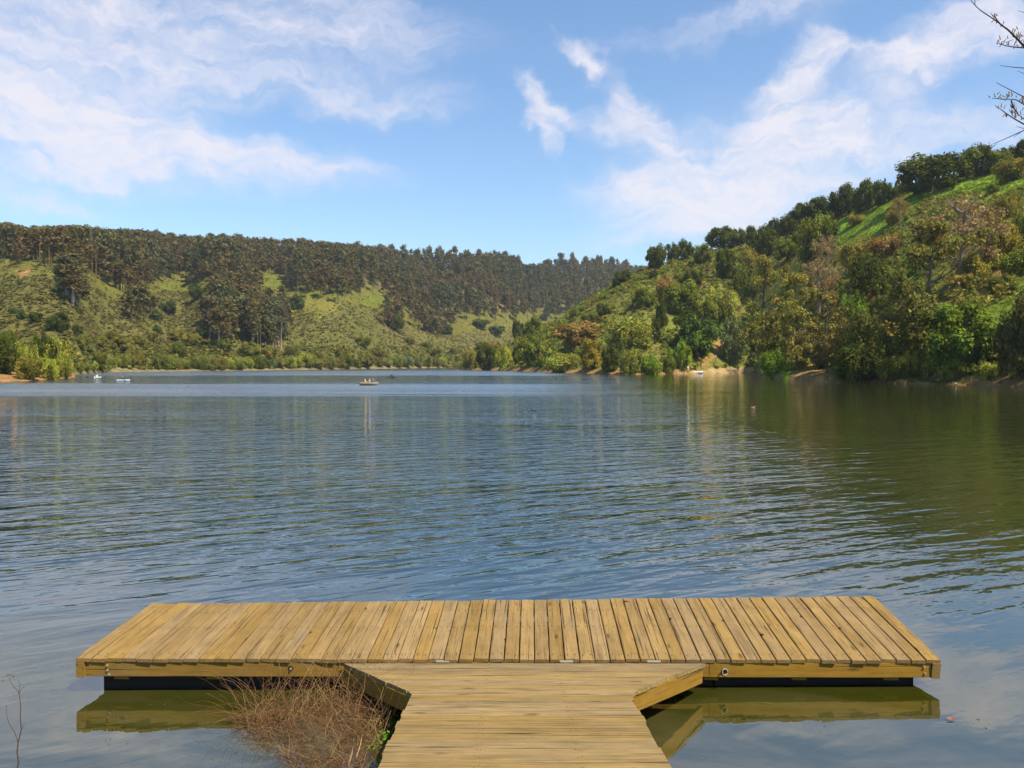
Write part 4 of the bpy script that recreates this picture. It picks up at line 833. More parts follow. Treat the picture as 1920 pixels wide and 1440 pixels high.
for i in range(NP):
    s = (i + .5) / NP; jf = rgp.uniform(-.010, .010); A_ = deck(s, 0); B_ = deck(s, 1); d = (B_ - A_).normalized(); A2 = A_ - d * (.012 + jf); L_ = (B_ - A_).length + .02 + rgp.uniform(-.006, .014)
    gap = .005 if s < .42 else .0088
    me = plank_mesh('plank', L_, pitch - gap - rgp.uniform(0, .004), TH, rgp, notches.get(i))
    o = obj('plank', me, WOOD); o.matrix_world = frame_matrix(A2 + Vector((0, 0, rgp.uniform(-.003, .003))), d, -(FR - FL)); under(dock, o)
    if i in (0, NP - 1): o['label'] = 'outermost deck plank with worn corner'
# nails: three rows across the planks
mb = MB()
for i in range(NP):
    for t in (.06, .5, .80):
        for k in (-.3, .3):
            p = deck((i + .5 + k * .9 + rgp.uniform(-.04, .04)) / NP, t + rgp.uniform(-.012, .012)); n0 = len(mb.v); r = .008
            for q in range(5): mb.v.append(p + Vector((r * math.cos(q * 1.2566), r * math.sin(q * 1.2566), .0035 + .003 * 0)))
            mb.f.append([n0 + q for q in range(5)])
o = mb.build('nail_heads', RUST); under(dock, o); o['kind'] = 'stuff'
# frame: rim boards, cross beams, floats
nrm = (FR - FL).cross(BL - FL).normalized(); fdir = (FR - FL).normalized(); bdir = (BL - FL).normalized()
def board(name, a, b, hgt, th, mat, drop, outd, parent, lab=None):
    """a vertical board from a to b (points on the deck line): its top 'drop' below, facing outd"""
    L_ = (b - a).length; me = plank_mesh(name, L_, hgt, th, rgp, None, .004, n=6, wob=.001); x = (b - a).normalized()
    o = obj(name, me, mat); z = outd.normalized(); z = (z - x * z.dot(x)).normalized(); y = z.cross(x)
    m = Matrix((x, y, z)).transposed().to_4x4(); m.translation = a - nrm * (drop + hgt / 2); o.matrix_world = m; under(parent, o)
    if lab: o['label'] = lab
    return o
fo = -bdir
def fpt(u): return FL.lerp(FR, (u - 142) / (1764 - 142))
rim_l = board('front_rim_board', fpt(158), fpt(628), .148, .04, WOOD_FASCIA, TH + .001, fo, dock, 'golden front board left of the gangway with a knot hole')
rim_r = board('front_rim_board', fpt(1326), fpt(1747), .148, .04, WOOD_FASCIA, TH + .001, fo, dock, 'golden front board right of the gangway with a ring')
board('front_rim_board', fpt(629), fpt(1325), .148, .04, WOOD_FASCIA, TH + .001, fo * 1.0 , dock)
side_out = .018
for (a, b, sg) in ((FL, BL, -1), (FR, BR, 1)):
    o = board('side_rim_board', a - bdir * .014 + fdir * sg * .0, b, .152, .085, WOOD_FASCIA, TH + .002, fdir * sg, dock)
board('back_rim_board', BL.lerp(BR, .012), BL.lerp(BR, .988), .148, .04, WOOD_FASCIA, TH + .001, bdir, dock)
for u in (223, 395, 568, 760, 955, 1150, 1330, 1498, 1673):
    a = fpt(u) - nrm * (TH + .149) + bdir * .02; b = a + bdir * 1.46; me = plank_mesh('cross_beam', 1.46, .14, .035, rgp, None, .003, n=3, wob=.001)
    o = obj('cross_beam', me, WOOD_FASCIA); o.matrix_world = frame_matrix(a - bdir * .0, bdir, -fdir); under(dock, o)
for k in range(4):
    s0 = .024 + .2385 * k; s1 = s0 + .236; mb = MB(); base = []; top = []
    for (s, t) in ((s0, .075), (s1, .075), (s1, .94), (s0, .94)):
        p = deck(s, t) - nrm * (TH + .188); top.append(p); base.append(Vector((p.x, p.y, -.22)))
    mb.hexa(base, top); o = mb.build('float', BLACK); under(dock, o)
# fittings
def disc(mb, p, r, n_, k=8, h=.008):
    z = n_.normalized(); x = z.cross(Vector((.2, .3, .9))).normalized(); y = z.cross(x); mb.tube([p - z * .002, p + z * h], [r, r * .9], k); return mb
mb = MB(); 
for (u, dz) in ((200, .02), (200, .065), (203, .11), (1733, .02), (1735, .085)):
    disc(mb, fpt(u) - nrm * (TH + .02 + dz) + fo * .003, .011, fo)
o = mb.build('bolts', STEEL); under(dock, o); o['kind'] = 'stuff'
def ring(name, c, R_, r, nvec, mat, parent):
    z = nvec.normalized(); x = z.cross(Vector((0, 0, 1))).normalized(); y = z.cross(x); mb = MB(); mb.tube([c + (x * math.cos(a) + y * math.sin(a)) * R_ for a in [i * 6.2832 / 14 for i in range(15)]], r, 5, False); o = mb.build(name, mat, smooth=True); under(parent, o); return o
bpy.context.view_layer.update()
def onboard(b_, o_): o_.parent = b_; o_.matrix_parent_inverse = b_.matrix_world.inverted(); return o_
cR = fpt(1354) - nrm * (TH + .085)
o_ring = ring('mooring_ring', cR + fo * .022, .030, .006, Vector((.35, -1, .1)), STEEL, dock); onboard(rim_r, o_ring)
mb = MB(); disc(mb, cR + fo * .003, .030, fo, 10, .004); o = mb.build('ring_plate', RUST); onboard(rim_r, o)
mb = MB(); disc(mb, fpt(540) - nrm * (TH + .062) + fo * .003, .026, fo, 9, .003); o = mb.build('bolt_hole', BLACK); onboard(rim_l, o); o['label'] = 'dark bolt hole in the front board'
mb = MB(); disc(mb, fpt(540.6) - nrm * (TH + .066) + fo * .007, .012, fo, 7, .012); o = mb.build('bolt', STEEL); onboard(rim_l, o)

# ------------------------------------------------------------------ the gangway
Y0, Z0, SL = 7.655, .297, .146
def rp(x, s, dz=0.0): return Vector((x, Y0 - s, Z0 + SL * s + dz))
def edge_l(s): return -.833 if s > 1.08 else -1.634 + (1.634 - .833) * s / 1.08
def edge_r(s): return .975 if s > 1.08 else 1.864 - (1.864 - .975) * s / 1.08
gang = empty('gangway', (0, 4.6, 0), 'wooden plank gangway sloping down to the dock and flaring where it meets it', 'gangway')
s = .012; i = 0; rgg = random.Random(11)
ra = math.atan(SL); upn = Vector((0, math.sin(ra), math.cos(ra))); sdir = Vector((0, -1, SL)).normalized()
while s < 6.6:
    w = .285 if i == 0 else .142
    sa, sb = s, s + w - (.006 + rgg.uniform(0, .005)); j0 = rgg.uniform(-.012, .012); j1 = rgg.uniform(-.012, .012)
    # four corners (front edge sa nearer the dock)
    la, lb, rb_, ra_ = edge_l(sa) + j0, edge_l(sb) + j0, edge_r(sb) + j1, edge_r(sa) + j1
    dz = rgg.uniform(-.0025, .0025); n = 8; cx = (la + ra_) / 2; org = rp(cx, (sa + sb) / 2, dz)
    V_ = []; F_ = []; th = .036; bev = .004
    for q in range(n + 1):
        f = q / n; xa = la + (ra_ - la) * f; xb = lb + (rb_ - lb) * f; ya = (sb - sa) / 2 + rgg.uniform(-.002, .002); yb = -(sb - sa) / 2 + rgg.uniform(-.002, .002); zz = rgg.uniform(-.0015, .0015) - .006 * (sb > 3 and 0)
        for (fx, yy, z_) in ((xb, yb, -th), (xb, yb, -bev), (xb, yb + bev, zz), (xa, ya - bev, zz), (xa, ya, -bev), (xa, ya, -th)):
            V_.append((fx - cx, yy, z_))
    for q in range(n):
        for j in range(6):
            k = (j + 1) % 6; F_.append([q * 6 + j, (q + 1) * 6 + j, (q + 1) * 6 + k, q * 6 + k])
    F_.append([0, 1, 2, 3, 4, 5]); F_.append([n * 6 + k for k in (5, 4, 3, 2, 1, 0)])
    o = obj('plank', mesh_from('plank', V_, F_), WOOD_RAMP); o.matrix_world = frame_matrix(org, Vector((1, 0, 0)), -sdir); under(gang, o)
    s += w; i += 1
def gboard(name, a, b, hgt, th, out_, mat, lab=None):
    L_ = (b - a).length; x = (b - a).normalized(); z = out_ - x * out_.dot(x); z.normalize(); y = z.cross(x); me = plank_mesh(name, L_, hgt, th, rgg, None, .003, n=5, wob=.001)
    o = obj(name, me, mat); m = Matrix((x, y, z)).transposed().to_4x4(); m.translation = a - Vector((0, 0, .040 + hgt / 2)); o.matrix_world = m; under(gang, o)
    if lab: o['label'] = lab
gboard('flare_board', rp(.985, 1.07), rp(1.84, .03), .15, .04, Vector((.75, -.65, 0)), WOOD_FASCIA, 'sunlit golden board under the flare')
gboard('flare_board', rp(-1.61, .03), rp(-.85, 1.07), .15, .04, Vector((-.75, -.65, 0)), WOOD_FASCIA, 'shaded board under the flare')
gboard('side_stringer', rp(.95, 1.10), rp(.95, 6.5), .17, .05, Vector((1, 0, 0)), WOOD_FASCIA)
gboard('side_stringer', rp(-.81, 6.5), rp(-.81, 1.10), .17, .05, Vector((-1, 0, 0)), WOOD_FASCIA)
gboard('end_stringer', rp(-1.58, .035), rp(1.80, .035), .13, .03, Vector((0, 1, 0)), WOOD_FASCIA)
mb = MB()
for s_ in [.012 + .285 + .142 * k + .071 for k in range(44)] + [.08, .22]:
    for x in (-.22, .43):
        for dx in (-.006, .006):
            p = rp(x + dx * 2 + rgg.uniform(-.01, .01), s_ + rgg.uniform(-.03, .03), .0045); n0 = len(mb.v)
            for q in range(5): mb.v.append(p + Vector((.0045 * math.cos(q * 1.2566), .0045 * math.sin(q * 1.2566), 0)))
            mb.f.append([n0 + q for q in range(5)])
o = mb.build('nail_heads', RUST); under(gang, o); o['kind'] = 'stuff'
for u in (830, 1062, 1226):
    p = at(u, 1239.5, 7.665); mb = MB(); mb.box((0, 0, 0), (.13, .03, .010)); o = mb.build('hinge_plate', STEEL); o.location = rp(p.x, -.008, .012); under(gang, o)
# legs carrying the gangway over the bank
for (x, s_) in ((-.75, 2.4), (.88, 2.4)):
    p = rp(x, s_, -.21); mb = MB(); mb.box((p.x, p.y, (p.z - .5) / 2), (.1, .1, p.z + .5)); o = mb.build('leg', WOOD_FASCIA); under(gang, o)

# ------------------------------------------------------------------ dry brush in the corner between dock and gangway
def twig_mat():
    m, nt, out = new_mat('dry_stems'); N = nt.nodes.new; L = nt.links.new; a = N('ShaderNodeAttribute'); a.attribute_name = 'tint'
    d = N('ShaderNodeBsdfDiffuse'); L(a.outputs['Color'], d.inputs[0]); L(d.outputs[0], out.inputs[0]); return m
STEM = twig_mat()
def stems(name, specs, mat, parent=None, k=3):
    """specs: list of (points, radius, colour)"""
    V_ = []; F_ = []; A_ = []
    for (pts, r, c) in specs:
        mb = MB(); n = len(pts); mb.tube(pts, [r * (1 - .65 * i / (n - 1)) for i in range(n)], k, False); n0 = len(V_); V_ += [tuple(v) for v in mb.v]; F_ += [[q + n0 for q in f] for f in mb.f]; A_ += [c] * len(mb.v)
    return obj(name, mesh_from(name, V_, F_, np.array(A_), True), mat, parent)
rb = random.Random(3)
def water_at(u, v): r = ray(u, v); return Vector((0, 0, H)) + r * (H / -r.z)
brush = empty('dry_brush', water_at(610, 1400), 'tangle of dry reddish-brown stems in the corner beside the gangway', 'brush')
specs = []
REG = [(430, 1362), (455, 1346), (520, 1330), (600, 1318), (690, 1300), (750, 1310), (735, 1360), (700, 1440), (690, 1490), (560, 1490), (530, 1425), (460, 1390)]
def stem(p, L_, lean, droop, r, c, n=5):
    pts = []; d = Vector((math.cos(lean[0]) * lean[1], math.sin(lean[0]) * lean[1], 1)).normalized(); q = Vector(p)
    for i in range(n):
        pts.append(q.copy()); d = (d + Vector((rb.gauss(0, .30), rb.gauss(0, .30), -droop / n + rb.gauss(0, .2)))).normalized(); q = q + d * L_ / (n - 1)
    return (pts, r, c)
def stem_col():
    t = rb.random(); return lerp3((0.10, 0.045, 0.028), (0.26, 0.145, 0.06), t) if rb.random() < .85 else (0.34, 0.23, 0.11)
cnt = 0
while cnt < 1900:
    u = rb.uniform(440, 760); v = rb.uniform(1290, 1495)
    if not inpoly(u, v, REG): continue
    p = water_at(u, v); p.z = -.01
    if p.x > -.86 and p.y < 6.6: continue
    right = (u - 440) / 320
    L_ = (rb.uniform(.08, .34) if rb.random() < .8 else rb.uniform(.3, .55)) * (.55 + .6 * right) * (1.25 - .7 * (v - 1290) / 205); az = rb.gauss(2.6, 1.4)
    specs.append(stem(p, L_, (az, rb.uniform(.3, 1.7)), rb.uniform(.3, 1.9), rb.uniform(.0011, .0024), stem_col())); cnt += 1
for k in range(420):      # long stems leaning over the dock
    uq = rb.uniform(460, 752); p = water_at(uq, rb.uniform(1312, 1400) if uq > 560 else rb.uniform(1335, 1385)); p.z = 0
    if p.x > -.86 and p.y < 6.6: continue
    specs.append(stem(p, rb.uniform(.3, .85), (rb.uniform(.6, 3.4), rb.uniform(.3, 1.5)), rb.uniform(.2, 1.3), rb.uniform(.0014, .0027), stem_col(), 7))
o = stems('stems', specs, STEM, None); under(brush, o); o['kind'] = 'stuff'
# thick pale stalks
specs = []
for (u0, v0, u1, v1) in ((700, 1365, 722, 1325), (652, 1440, 660, 1395), (668, 1420, 676, 1385), (715, 1350, 745, 1300)):
    a = water_at(u0, v0); b = a + Vector((.10 * (u1 - u0) / 20, .05, (v0 - v1) / 1500 * a.y * 1.1)); specs.append(([a, a.lerp(b, .5) + Vector((.01, 0, .01)), b], .008, (0.50, 0.30, 0.13)))
o = stems('stalks', specs, STEM, None, 5); under(brush, o); o['kind'] = 'stuff'
# flat litter on the mud
specs = []
for k in range(900):
    u = rb.uniform(430, 740); v = rb.uniform(1310, 1495)
    if not inpoly(u, v, REG): continue
    p = water_at(u, v); p.z = rb.uniform(.0, .03); a = rb.uniform(0, 6.28); L_ = rb.uniform(.06, .2)
    if p.x > -.86 and p.y < 6.6: continue
    specs.append(([p, p + Vector((math.cos(a) * L_, math.sin(a) * L_, rb.uniform(-.01, .02)))], .0028, lerp3((0.06, 0.04, 0.025), (0.17, 0.11, 0.06), rb.random())))
o = stems('litter', specs, STEM, None); under(brush, o); o['kind'] = 'stuff'
# mud showing through the water under the brush
V_ = []; F_ = []; A_ = []; n = 26
cu = [(water_at(u, v)) for (u, v) in REG]; cen = sum(cu, Vector()) / len(cu)
ringn = 6
for r_ in range(ringn + 1):
    for j in range(n):
        f = j / n * len(cu); a = cu[int(f) % len(cu)].lerp(cu[(int(f) + 1) % len(cu)], f % 1); p = cen.lerp(a, r_ / ringn); z = .035 * (1 - (r_ / ringn) ** 1.5) - .03 * (r_ / ringn) + .015 * fbm(p.x, p.y, 5, 2.0)
        V_.append((p.x, p.y, z)); A_.append(lerp3((0.045, 0.035, 0.02), (0.10, 0.085, 0.05), .5 + .5 * fbm(p.x, p.y, 8, 1.0)))
for r_ in range(ringn):
    for j in range(n): F_.append([r_ * n + j, (r_ + 1) * n + j, (r_ + 1) * n + (j + 1) % n, r_ * n + (j + 1) % n])
o = obj('mud_shoal', mesh_from('mud_shoal', V_, F_, np.array(A_), True), STEM); tag(o, 'dark mud under the dry brush', kind='structure')
# green weeds by the gangway edge
weeds = empty('green_weed', water_at(735, 1372), 'bright green leafy weed beside the gangway edge', 'weed')
for (u, v, nl, sz) in ((738, 1362, 26, .05), (722, 1392, 18, .04), (706, 1412, 14, .04)):
    for k in range(nl):
        p = water_at(u + rb.gauss(0, 9), v + rb.gauss(0, 6)); p.z = rb.uniform(.02, .10); p.x = min(p.x, -.87); a = rb.uniform(0, 6.28); t = Vector((math.cos(a), math.sin(a), rb.uniform(-.2, .5))); b = t.cross(Vector((rb.gauss(0, .3), rb.gauss(0, .3), 1))).normalized()
        me = mesh_from('leaf', [tuple(q) for q in (Vector((0, 0, 0)), t * sz * .5 + b * sz * .35, t * sz, t * sz * .5 - b * sz * .35)], [[0, 1, 2, 3]], np.full((4, 3), 1.0)); o = obj('leaf', me, FOL); o.color = (0.10, 0.30 * rb.uniform(.7, 1.1), 0.02, 1); o.location = p; under(weeds, o)
specs = [([Vector((q.x, q.y, -.02)), Vector((q.x, q.y, .08))], .004, (0.10, 0.18, 0.03)) for q in (water_at(738, 1365), water_at(722, 1395), water_at(706, 1415))]
for s_ in specs:
    for q in s_[0]: q.x = min(q.x, -.88)
o = stems('stem', specs, STEM, None); under(weeds, o); o['kind'] = 'stuff'

# dead stalk at the lower left
D = 5.3
stalk = empty('dead_weed_stalk', (at(33, 1440, D).x, D, bank_h(at(33, 1440, D).x, D)), 'thin dead weed stalk standing alone in the lower corner of the picture', 'weed')
def sp(*pp): return [at(u, v, D) for (u, v) in pp]
base = Vector((at(33, 1440, D).x, D, bank_h(at(33, 1440, D).x, D) - .03)); c = (0.10, 0.06, 0.045)
specs = [([base] + sp((33, 1440), (35, 1428), (32, 1410), (34, 1392), (40, 1368), (38, 1345), (39, 1328), (37, 1305), (35, 1298)), .0055, c),
         (sp((34, 1392), (27, 1372), (17, 1357), (13, 1345), (12, 1325)), .0028, c), (sp((35, 1298), (26, 1287), (20, 1280), (18, 1272)), .0026, c), (sp((35, 1300), (37, 1286), (38, 1278)), .002, c), (sp((36, 1300), (40, 1293), (43, 1289)), .0022, c), (sp((40, 1368), (44, 1360), (47, 1355)), .002, c)]
o = stems('stalk', specs, STEM, None, 5); under(stalk, o)
specs = []
for (u, v) in ((12, 1268), (16, 1266), (20, 1265), (24, 1269), (27, 1268), (6, 1278), (12, 1326), (37, 1278), (43, 1289), (18, 1272)):
    for k in range(3): specs.append((sp((u, v), (u + rb.uniform(-4, 4), v - rb.uniform(0, 5))), .0028, (0.14, 0.085, 0.06)))
o = stems('seed_heads', specs, STEM, None); under(stalk, o); o['kind'] = 'stuff'

# branches reaching in from a tree beside the camera at the upper right
DB = 2.6
tree = empty('overhanging_tree', (2.9, 1.7, bank_h(2.9, 1.7)), 'budding bare tree reaching its twigs into the upper corner of the picture', 'tree')
mb = MB(); tb = Vector((2.9, 1.7, bank_h(2.9, 1.7) - .2)); fork = Vector((2.85, 1.8, 2.9)); l1 = at(2010, 240, DB); l2 = at(1990, 60, DB); l3 = at(1960, -160, DB)
mb.tube([tb, Vector((2.95, 1.7, 2.1)), fork, Vector((2.4, 2.3, 3.5)), l2 + Vector((.05, 0, .02)), l3], [.11, .09, .07, .035, .012, .004], 8)
mb.tube([fork, Vector((2.4, 2.4, 3.3)), l1, at(1960, 235, DB)], [.05, .03, .012, .004], 6)
mb.tube([Vector((2.9, 1.75, 2.6)), Vector((3.5, 1.5, 4.0)), Vector((3.8, 1.3, 5.2))], [.06, .035, .008], 6)
mb.tube([fork, Vector((3.1, 1.9, 4.0)), Vector((3.3, 1.9, 5.2))], [.05, .03, .008], 6)
o = mb.build('trunk', BARK, smooth=True); under(tree, o)
def bp_(*pp): return [at(u, v, DB) for (u, v) in pp]
BR_ = [(bp_((1985, 130), (1950, 108), (1925, 92), (1908, 74), (1890, 56), (1876, 46), (1868, 36), (1864, 28)), .009), (bp_((1890, 56), (1866, 38), (1842, 22), (1832, 14), (1822, 3), (1814, -12)), .0045), (bp_((1828, 10), (1828, 2), (1826, -8)), .003),
       (bp_((1985, 118), (1940, 94), (1922, 90), (1900, 88), (1886, 86), (1872, 81)), .006), (bp_((1886, 80), (1900, 74)), .003), (bp_((1975, 134), (1925, 128), (1900, 126), (1875, 123)), .004), (bp_((1980, 160), (1930, 142), (1908, 133)), .003),
       (bp_((1985, 215), (1940, 190), (1918, 181), (1895, 169), (1868, 155)), .005), (bp_((1985, 230), (1940, 205), (1920, 196), (1905, 187), (1896, 186), (1878, 186), (1860, 184)), .005), (bp_((1980, 250), (1940, 240), (1918, 232), (1904, 224), (1888, 214), (1878, 206), (1871, 201)), .006),
       (bp_((1896, 188), (1900, 202), (1910, 215), (1925, 228)), .005), (bp_((1975, 222), (1930, 240), (1916, 246), (1890, 258), (1862, 270)), .005), (bp_((1930, 10), (1920, 0), (1919, -20)), .004), (bp_((1960, 40), (1922, 24), (1908, 20)), .003), (bp_((1916, 246), (1900, 258)), .0025), (bp_((1930, 242), (1916, 240), (1906, 237)), .003)]
specs = [(p, r, lerp3((0.045, 0.03, 0.04), (0.09, 0.055, 0.045), rb.random())) for (p, r) in BR_]
for (p, r) in BR_: 
    o = stems('branch', [(p, r * .5, lerp3((0.045, 0.03, 0.04), (0.09, 0.055, 0.045), rb.random()))], STEM, None, 5); under(tree, o)
specs = []
for (cu_, cv, n, su, sv) in ((1866, 32, 14, 5, 9), (1880, 48, 10, 6, 6), (1903, 62, 22, 9, 8), (1916, 76, 30, 10, 10), (1876, 80, 12, 6, 7), (1905, 88, 8, 12, 4), (1890, 182, 16, 10, 6), (1868, 183, 8, 6, 4), (1903, 205, 20, 6, 12), (1914, 218, 26, 10, 10), (1892, 214, 14, 9, 7), (1918, 190, 14, 6, 8), (1874, 203, 6, 5, 3)):
    for k in range(n):
        u = cu_ + rb.gauss(0, su * .6); v = cv + rb.gauss(0, sv * .6); a = rb.uniform(.6, 2.6); L_ = rb.uniform(4, 9)
        if rb.random() < .35: continue
        specs.append((bp_((u, v), (u + math.cos(a) * L_ * .5, v - math.sin(a) * L_ * .5), (u + math.cos(a) * L_, v - math.sin(a) * L_)), .0021, lerp3((0.26, 0.19, 0.05), (0.12, 0.06, 0.04), rb.random())))
o = stems('buds', specs, STEM, None); under(tree, o); o['kind'] = 'stuff'

# ------------------------------------------------------------------ boats, people, birds
def zone_mat(name, zones):
    """colours by height of the object: [(z, colour), ...] upward"""
    m, nt, out = new_mat(name); N = nt.nodes.new; L = nt.links.new; tc = N('ShaderNodeTexCoord'); sx = N('ShaderNodeSeparateXYZ'); L(tc.outputs['Object'], sx.inputs[0])
    mr = N('ShaderNodeMapRange'); mr.inputs['From Min'].default_value = -1; mr.inputs['From Max'].default_value = 2; L(sx.outputs[2], mr.inputs['Value'])
    cr = N('ShaderNodeValToRGB'); cr.color_ramp.interpolation = 'CONSTANT'; L(mr.outputs[0], cr.inputs[0]); e = cr.color_ramp.elements
    e[0].position = 0; e[0].color = (*zones[0][1], 1); e[1].position = (zones[1][0] + 1) / 3; e[1].color = (*zones[1][1], 1)
    for (z, c_) in zones[2:]: q = e.new((z + 1) / 3); q.color = (*c_, 1)
    b = N('ShaderNodeBsdfPrincipled'); b.inputs['Roughness'].default_value = .8; L(cr.outputs[0], b.inputs['Base Color']); L(b.outputs[0], out.inputs[0]); return m
def skin(name, joints, edges, mat, sub=1):
    """one continuous body grown over a skeleton: joints (x, y, z, radius); joint 0 is the pelvis"""
    me = bpy.data.meshes.new(name); bm = bmesh.new(); lay = bm.verts.layers.skin.verify(); vs = []
    for i, (x, y, z, r) in enumerate(joints):
        v = bm.verts.new((x, y, z)); v[lay].radius = (r, r); v[lay].use_root = (i == 0); vs.append(v)
    for a, b in edges: bm.edges.new((vs[a], vs[b]))
    bm.to_mesh(me); bm.free(); me.materials.append(mat); o = bpy.data.objects.new(name, me); COL.objects.link(o)
    o.modifiers.new('skin', 'SKIN').use_smooth_shade = True; m = o.modifiers.new('sub', 'SUBSURF'); m.levels = sub; m.render_levels = sub; return o
SKINC = (0.45, 0.27, 0.18)
def person_stand(loc, rz, top, legs, hair, label, reach=False, hat=None):
    J = [(0, 0, .95, .15), (0, 0, 1.15, .14), (0, 0, 1.38, .15), (0, 0, 1.5, .06), (0, .02, 1.60, .10), (0, .02, 1.70, .09),
         (-.19, 0, 1.40, .07), (-.24, .05, 1.14, .05), (-.22, .22 if reach else .12, 1.06 if reach else .94, .04), (.19, 0, 1.40, .07), (.24, .05, 1.14, .05), (.16, .26 if reach else .12, 1.10 if reach else .94, .04),
         (-.10, 0, .86, .10), (-.11, .03, .48, .07), (-.12, 0, .06, .05), (-.12, .14, .03, .045), (.10, 0, .86, .10), (.11, .03, .48, .07), (.12, 0, .06, .05), (.12, .14, .03, .045)]
    E_ = [(0, 1), (1, 2), (2, 3), (3, 4), (4, 5), (2, 6), (6, 7), (7, 8), (2, 9), (9, 10), (10, 11), (0, 12), (12, 13), (13, 14), (14, 15), (0, 16), (16, 17), (17, 18), (18, 19)]
    o = skin('person', J, E_, zone_mat('clothes', [(-1, legs), (.98, top), (1.48, SKINC), (1.66, hat or hair)])); o.location = loc; o.rotation_euler.z = rz; return tag(o, label, 'person', 'people around the lake')
def person_sit(loc, rz, top, legs, hair, label, arms=(.32, .30)):
    J = [(0, 0, .12, .16), (0, 0, .32, .15), (0, .02, .54, .16), (0, .03, .66, .06), (0, .05, .76, .10), (0, .05, .86, .09),
         (-.20, .02, .56, .07), (-.28, .14, .36, .05), (-.22, arms[0], .38, .04), (.20, .02, .56, .07), (.28, .14, .36, .05), (.22, arms[1], .38, .04),
         (-.11, .10, .10, .10), (-.13, .46, .16, .075), (-.13, .56, -.16, .06), (.11, .10, .10, .10), (.13, .46, .16, .075), (.13, .56, -.16, .06)]
    E_ = [(0, 1), (1, 2), (2, 3), (3, 4), (4, 5), (2, 6), (6, 7), (7, 8), (2, 9), (9, 10), (10, 11), (0, 12), (12, 13), (13, 14), (0, 15), (15, 16), (16, 17)]
    o = skin('person', J, E_, zone_mat('clothes', [(-1, legs), (.20, top), (.64, SKINC), (.82, hair)])); o.location = loc; o.rotation_euler.z = rz; return tag(o, label, 'person', 'people around the lake')
def hull_mesh(name, L_, W_, H_, flatbow=.0):
    n = 14; V_ = []; F_ = []
    for i in range(n + 1):
        t = -1 + 2 * i / n; w = W_ / 2 * max(.04, (1 - abs(t) ** (2.6 if t > 0 else (3.5 if flatbow else 2.6)))) if not (flatbow and t < 0) else W_ / 2 * (1 - .35 * abs(t) ** 2); x = t * L_ / 2; sh = H_ * (1 + .25 * t * t)
        prof = [(-w, sh), (-w * .93, H_ * .4), (-w * .6, -.06), (0, -.10), (w * .6, -.06), (w * .93, H_ * .4), (w, sh), (w * .90, sh), (w * .80, H_ * .4), (w * .5, .04), (0, .02), (-w * .5, .04), (-w * .80, H_ * .4), (-w * .90, sh)]
        V_ += [(x, y, z) for (y, z) in prof]
    m = 14
    for i in range(n):
        for j in range(m): k = (j + 1) % m; F_.append([i * m + j, i * m + k, (i + 1) * m + k, (i + 1) * m + j])
    F_.append(list(range(m))[::-1]); F_.append([n * m + j for j in range(m)])
    return mesh_from(name, V_, F_, smooth=True)
def boat(name, u, v, L_, W_, H_, rz, mat, label, group='boats on the lake', seats=2, oar=None, sit=True):
    p = water_at(u, v); e = empty(name, (p.x, p.y, 0), label, 'boat', group); e.rotation_euler.z = rz; h_ = obj('hull', hull_mesh('hull', L_, W_, H_, .3 if seats > 1 else 0), mat, e)
    if seats:
        for k in range(seats): mb = MB(); mb.box((L_ * (-.22 + .42 * k), 0, H_ * .62), (.22, W_ * .8, .03)); mb.build('seat', plain('seat_wood', (.3, .22, .12)), e)
    if oar:
        for sg in (-1, 1):
            mb = MB(); a = Vector((-.1, sg * .25, H_ + .1)); b = Vector((oar * .9, sg * (W_ / 2 + 1.0), H_ * .9 + .25)); mb.tube([a, b], [.02, .02], 5); mb.box(b, (.30, .14, .02), sg * .8); mb.build('oar', OARM, e)
    return e
OARM = plain('oar_wood', (.32, .26, .18)); ALU = plain('boat_aluminium', (0.20, 0.165, 0.11), .6); DARKB = plain('dark_boat', (0.03, 0.028, 0.025)); WHITEB = plain('white_boat', (0.6, 0.6, 0.6), .5); KAY = plain('pale_blue_kayak', (0.42, 0.55, 0.60), .5)
b1 = boat('rowing_boat', 692, 722.5, 2.7, 1.15, .42, R(8), ALU, 'tan rowing boat carrying a yellow-jacketed rower in mid lake', oar=.9)
def on(e, x, y, z): return Matrix.Translation(e.location) @ Matrix.Rotation(e.rotation_euler.z, 4, 'Z') @ Vector((x, y, z))
person_sit(on(b1, -.62, 0, .16), R(8) - R(90), (0.85, 0.48, 0.03), (.05, .05, .06), (.05, .03, .02), 'person in a bright yellow jacket rowing the tan boat')
person_sit(on(b1, .10, .12, .14), R(8) + R(90), (0.5, 0.46, 0.42), (.05, .05, .06), (.04, .03, .02), 'person in white sitting amidships in the tan boat')
person_sit(on(b1, .60, -.1, .12), R(8) + R(90), (0.10, 0.08, 0.07), (.4, .36, .3), (.04, .03, .02), 'person in dark clothes at the end of the tan boat')
b2 = boat('small_dark_boat', 735, 708, 2.4, 1.1, .40, R(70), DARKB, 'small dark boat behind the tan rowing boat', seats=2)
person_sit(on(b2, -.1, 0, .14), R(160), (0.05, 0.05, 0.05), (.04, .04, .05), (.35, .3, .25), 'dark-clothed person in the small dark boat')
b3 = boat('kayak', 231, 714.3, 2.3, .7, .24, R(38), KAY, 'pale blue and white kayak off the left headland', seats=1)
person_sit(on(b3, -.1, 0, .02), R(-86), (0.02, 0.06, 0.08), (.05, .05, .06), (.05, .03, .02), 'person in dark blue paddling the kayak')
pd = empty('paddle', on(b3, .25, 0, .42), 'dark double paddle held by the kayaker', 'paddle'); pd.rotation_euler.z = R(24)
mb = MB(); mb.tube([(-1.0, -.2, .05), (.9, .2, .1)], .018, 5); mb.build('shaft', DARKB, pd)
for sg in (-1, 1): mb = MB(); mb.box((sg * 1.08, sg * .23, .07 + .02 * sg), (.34, .03, .15)); mb.build('blade', DARKB, pd)
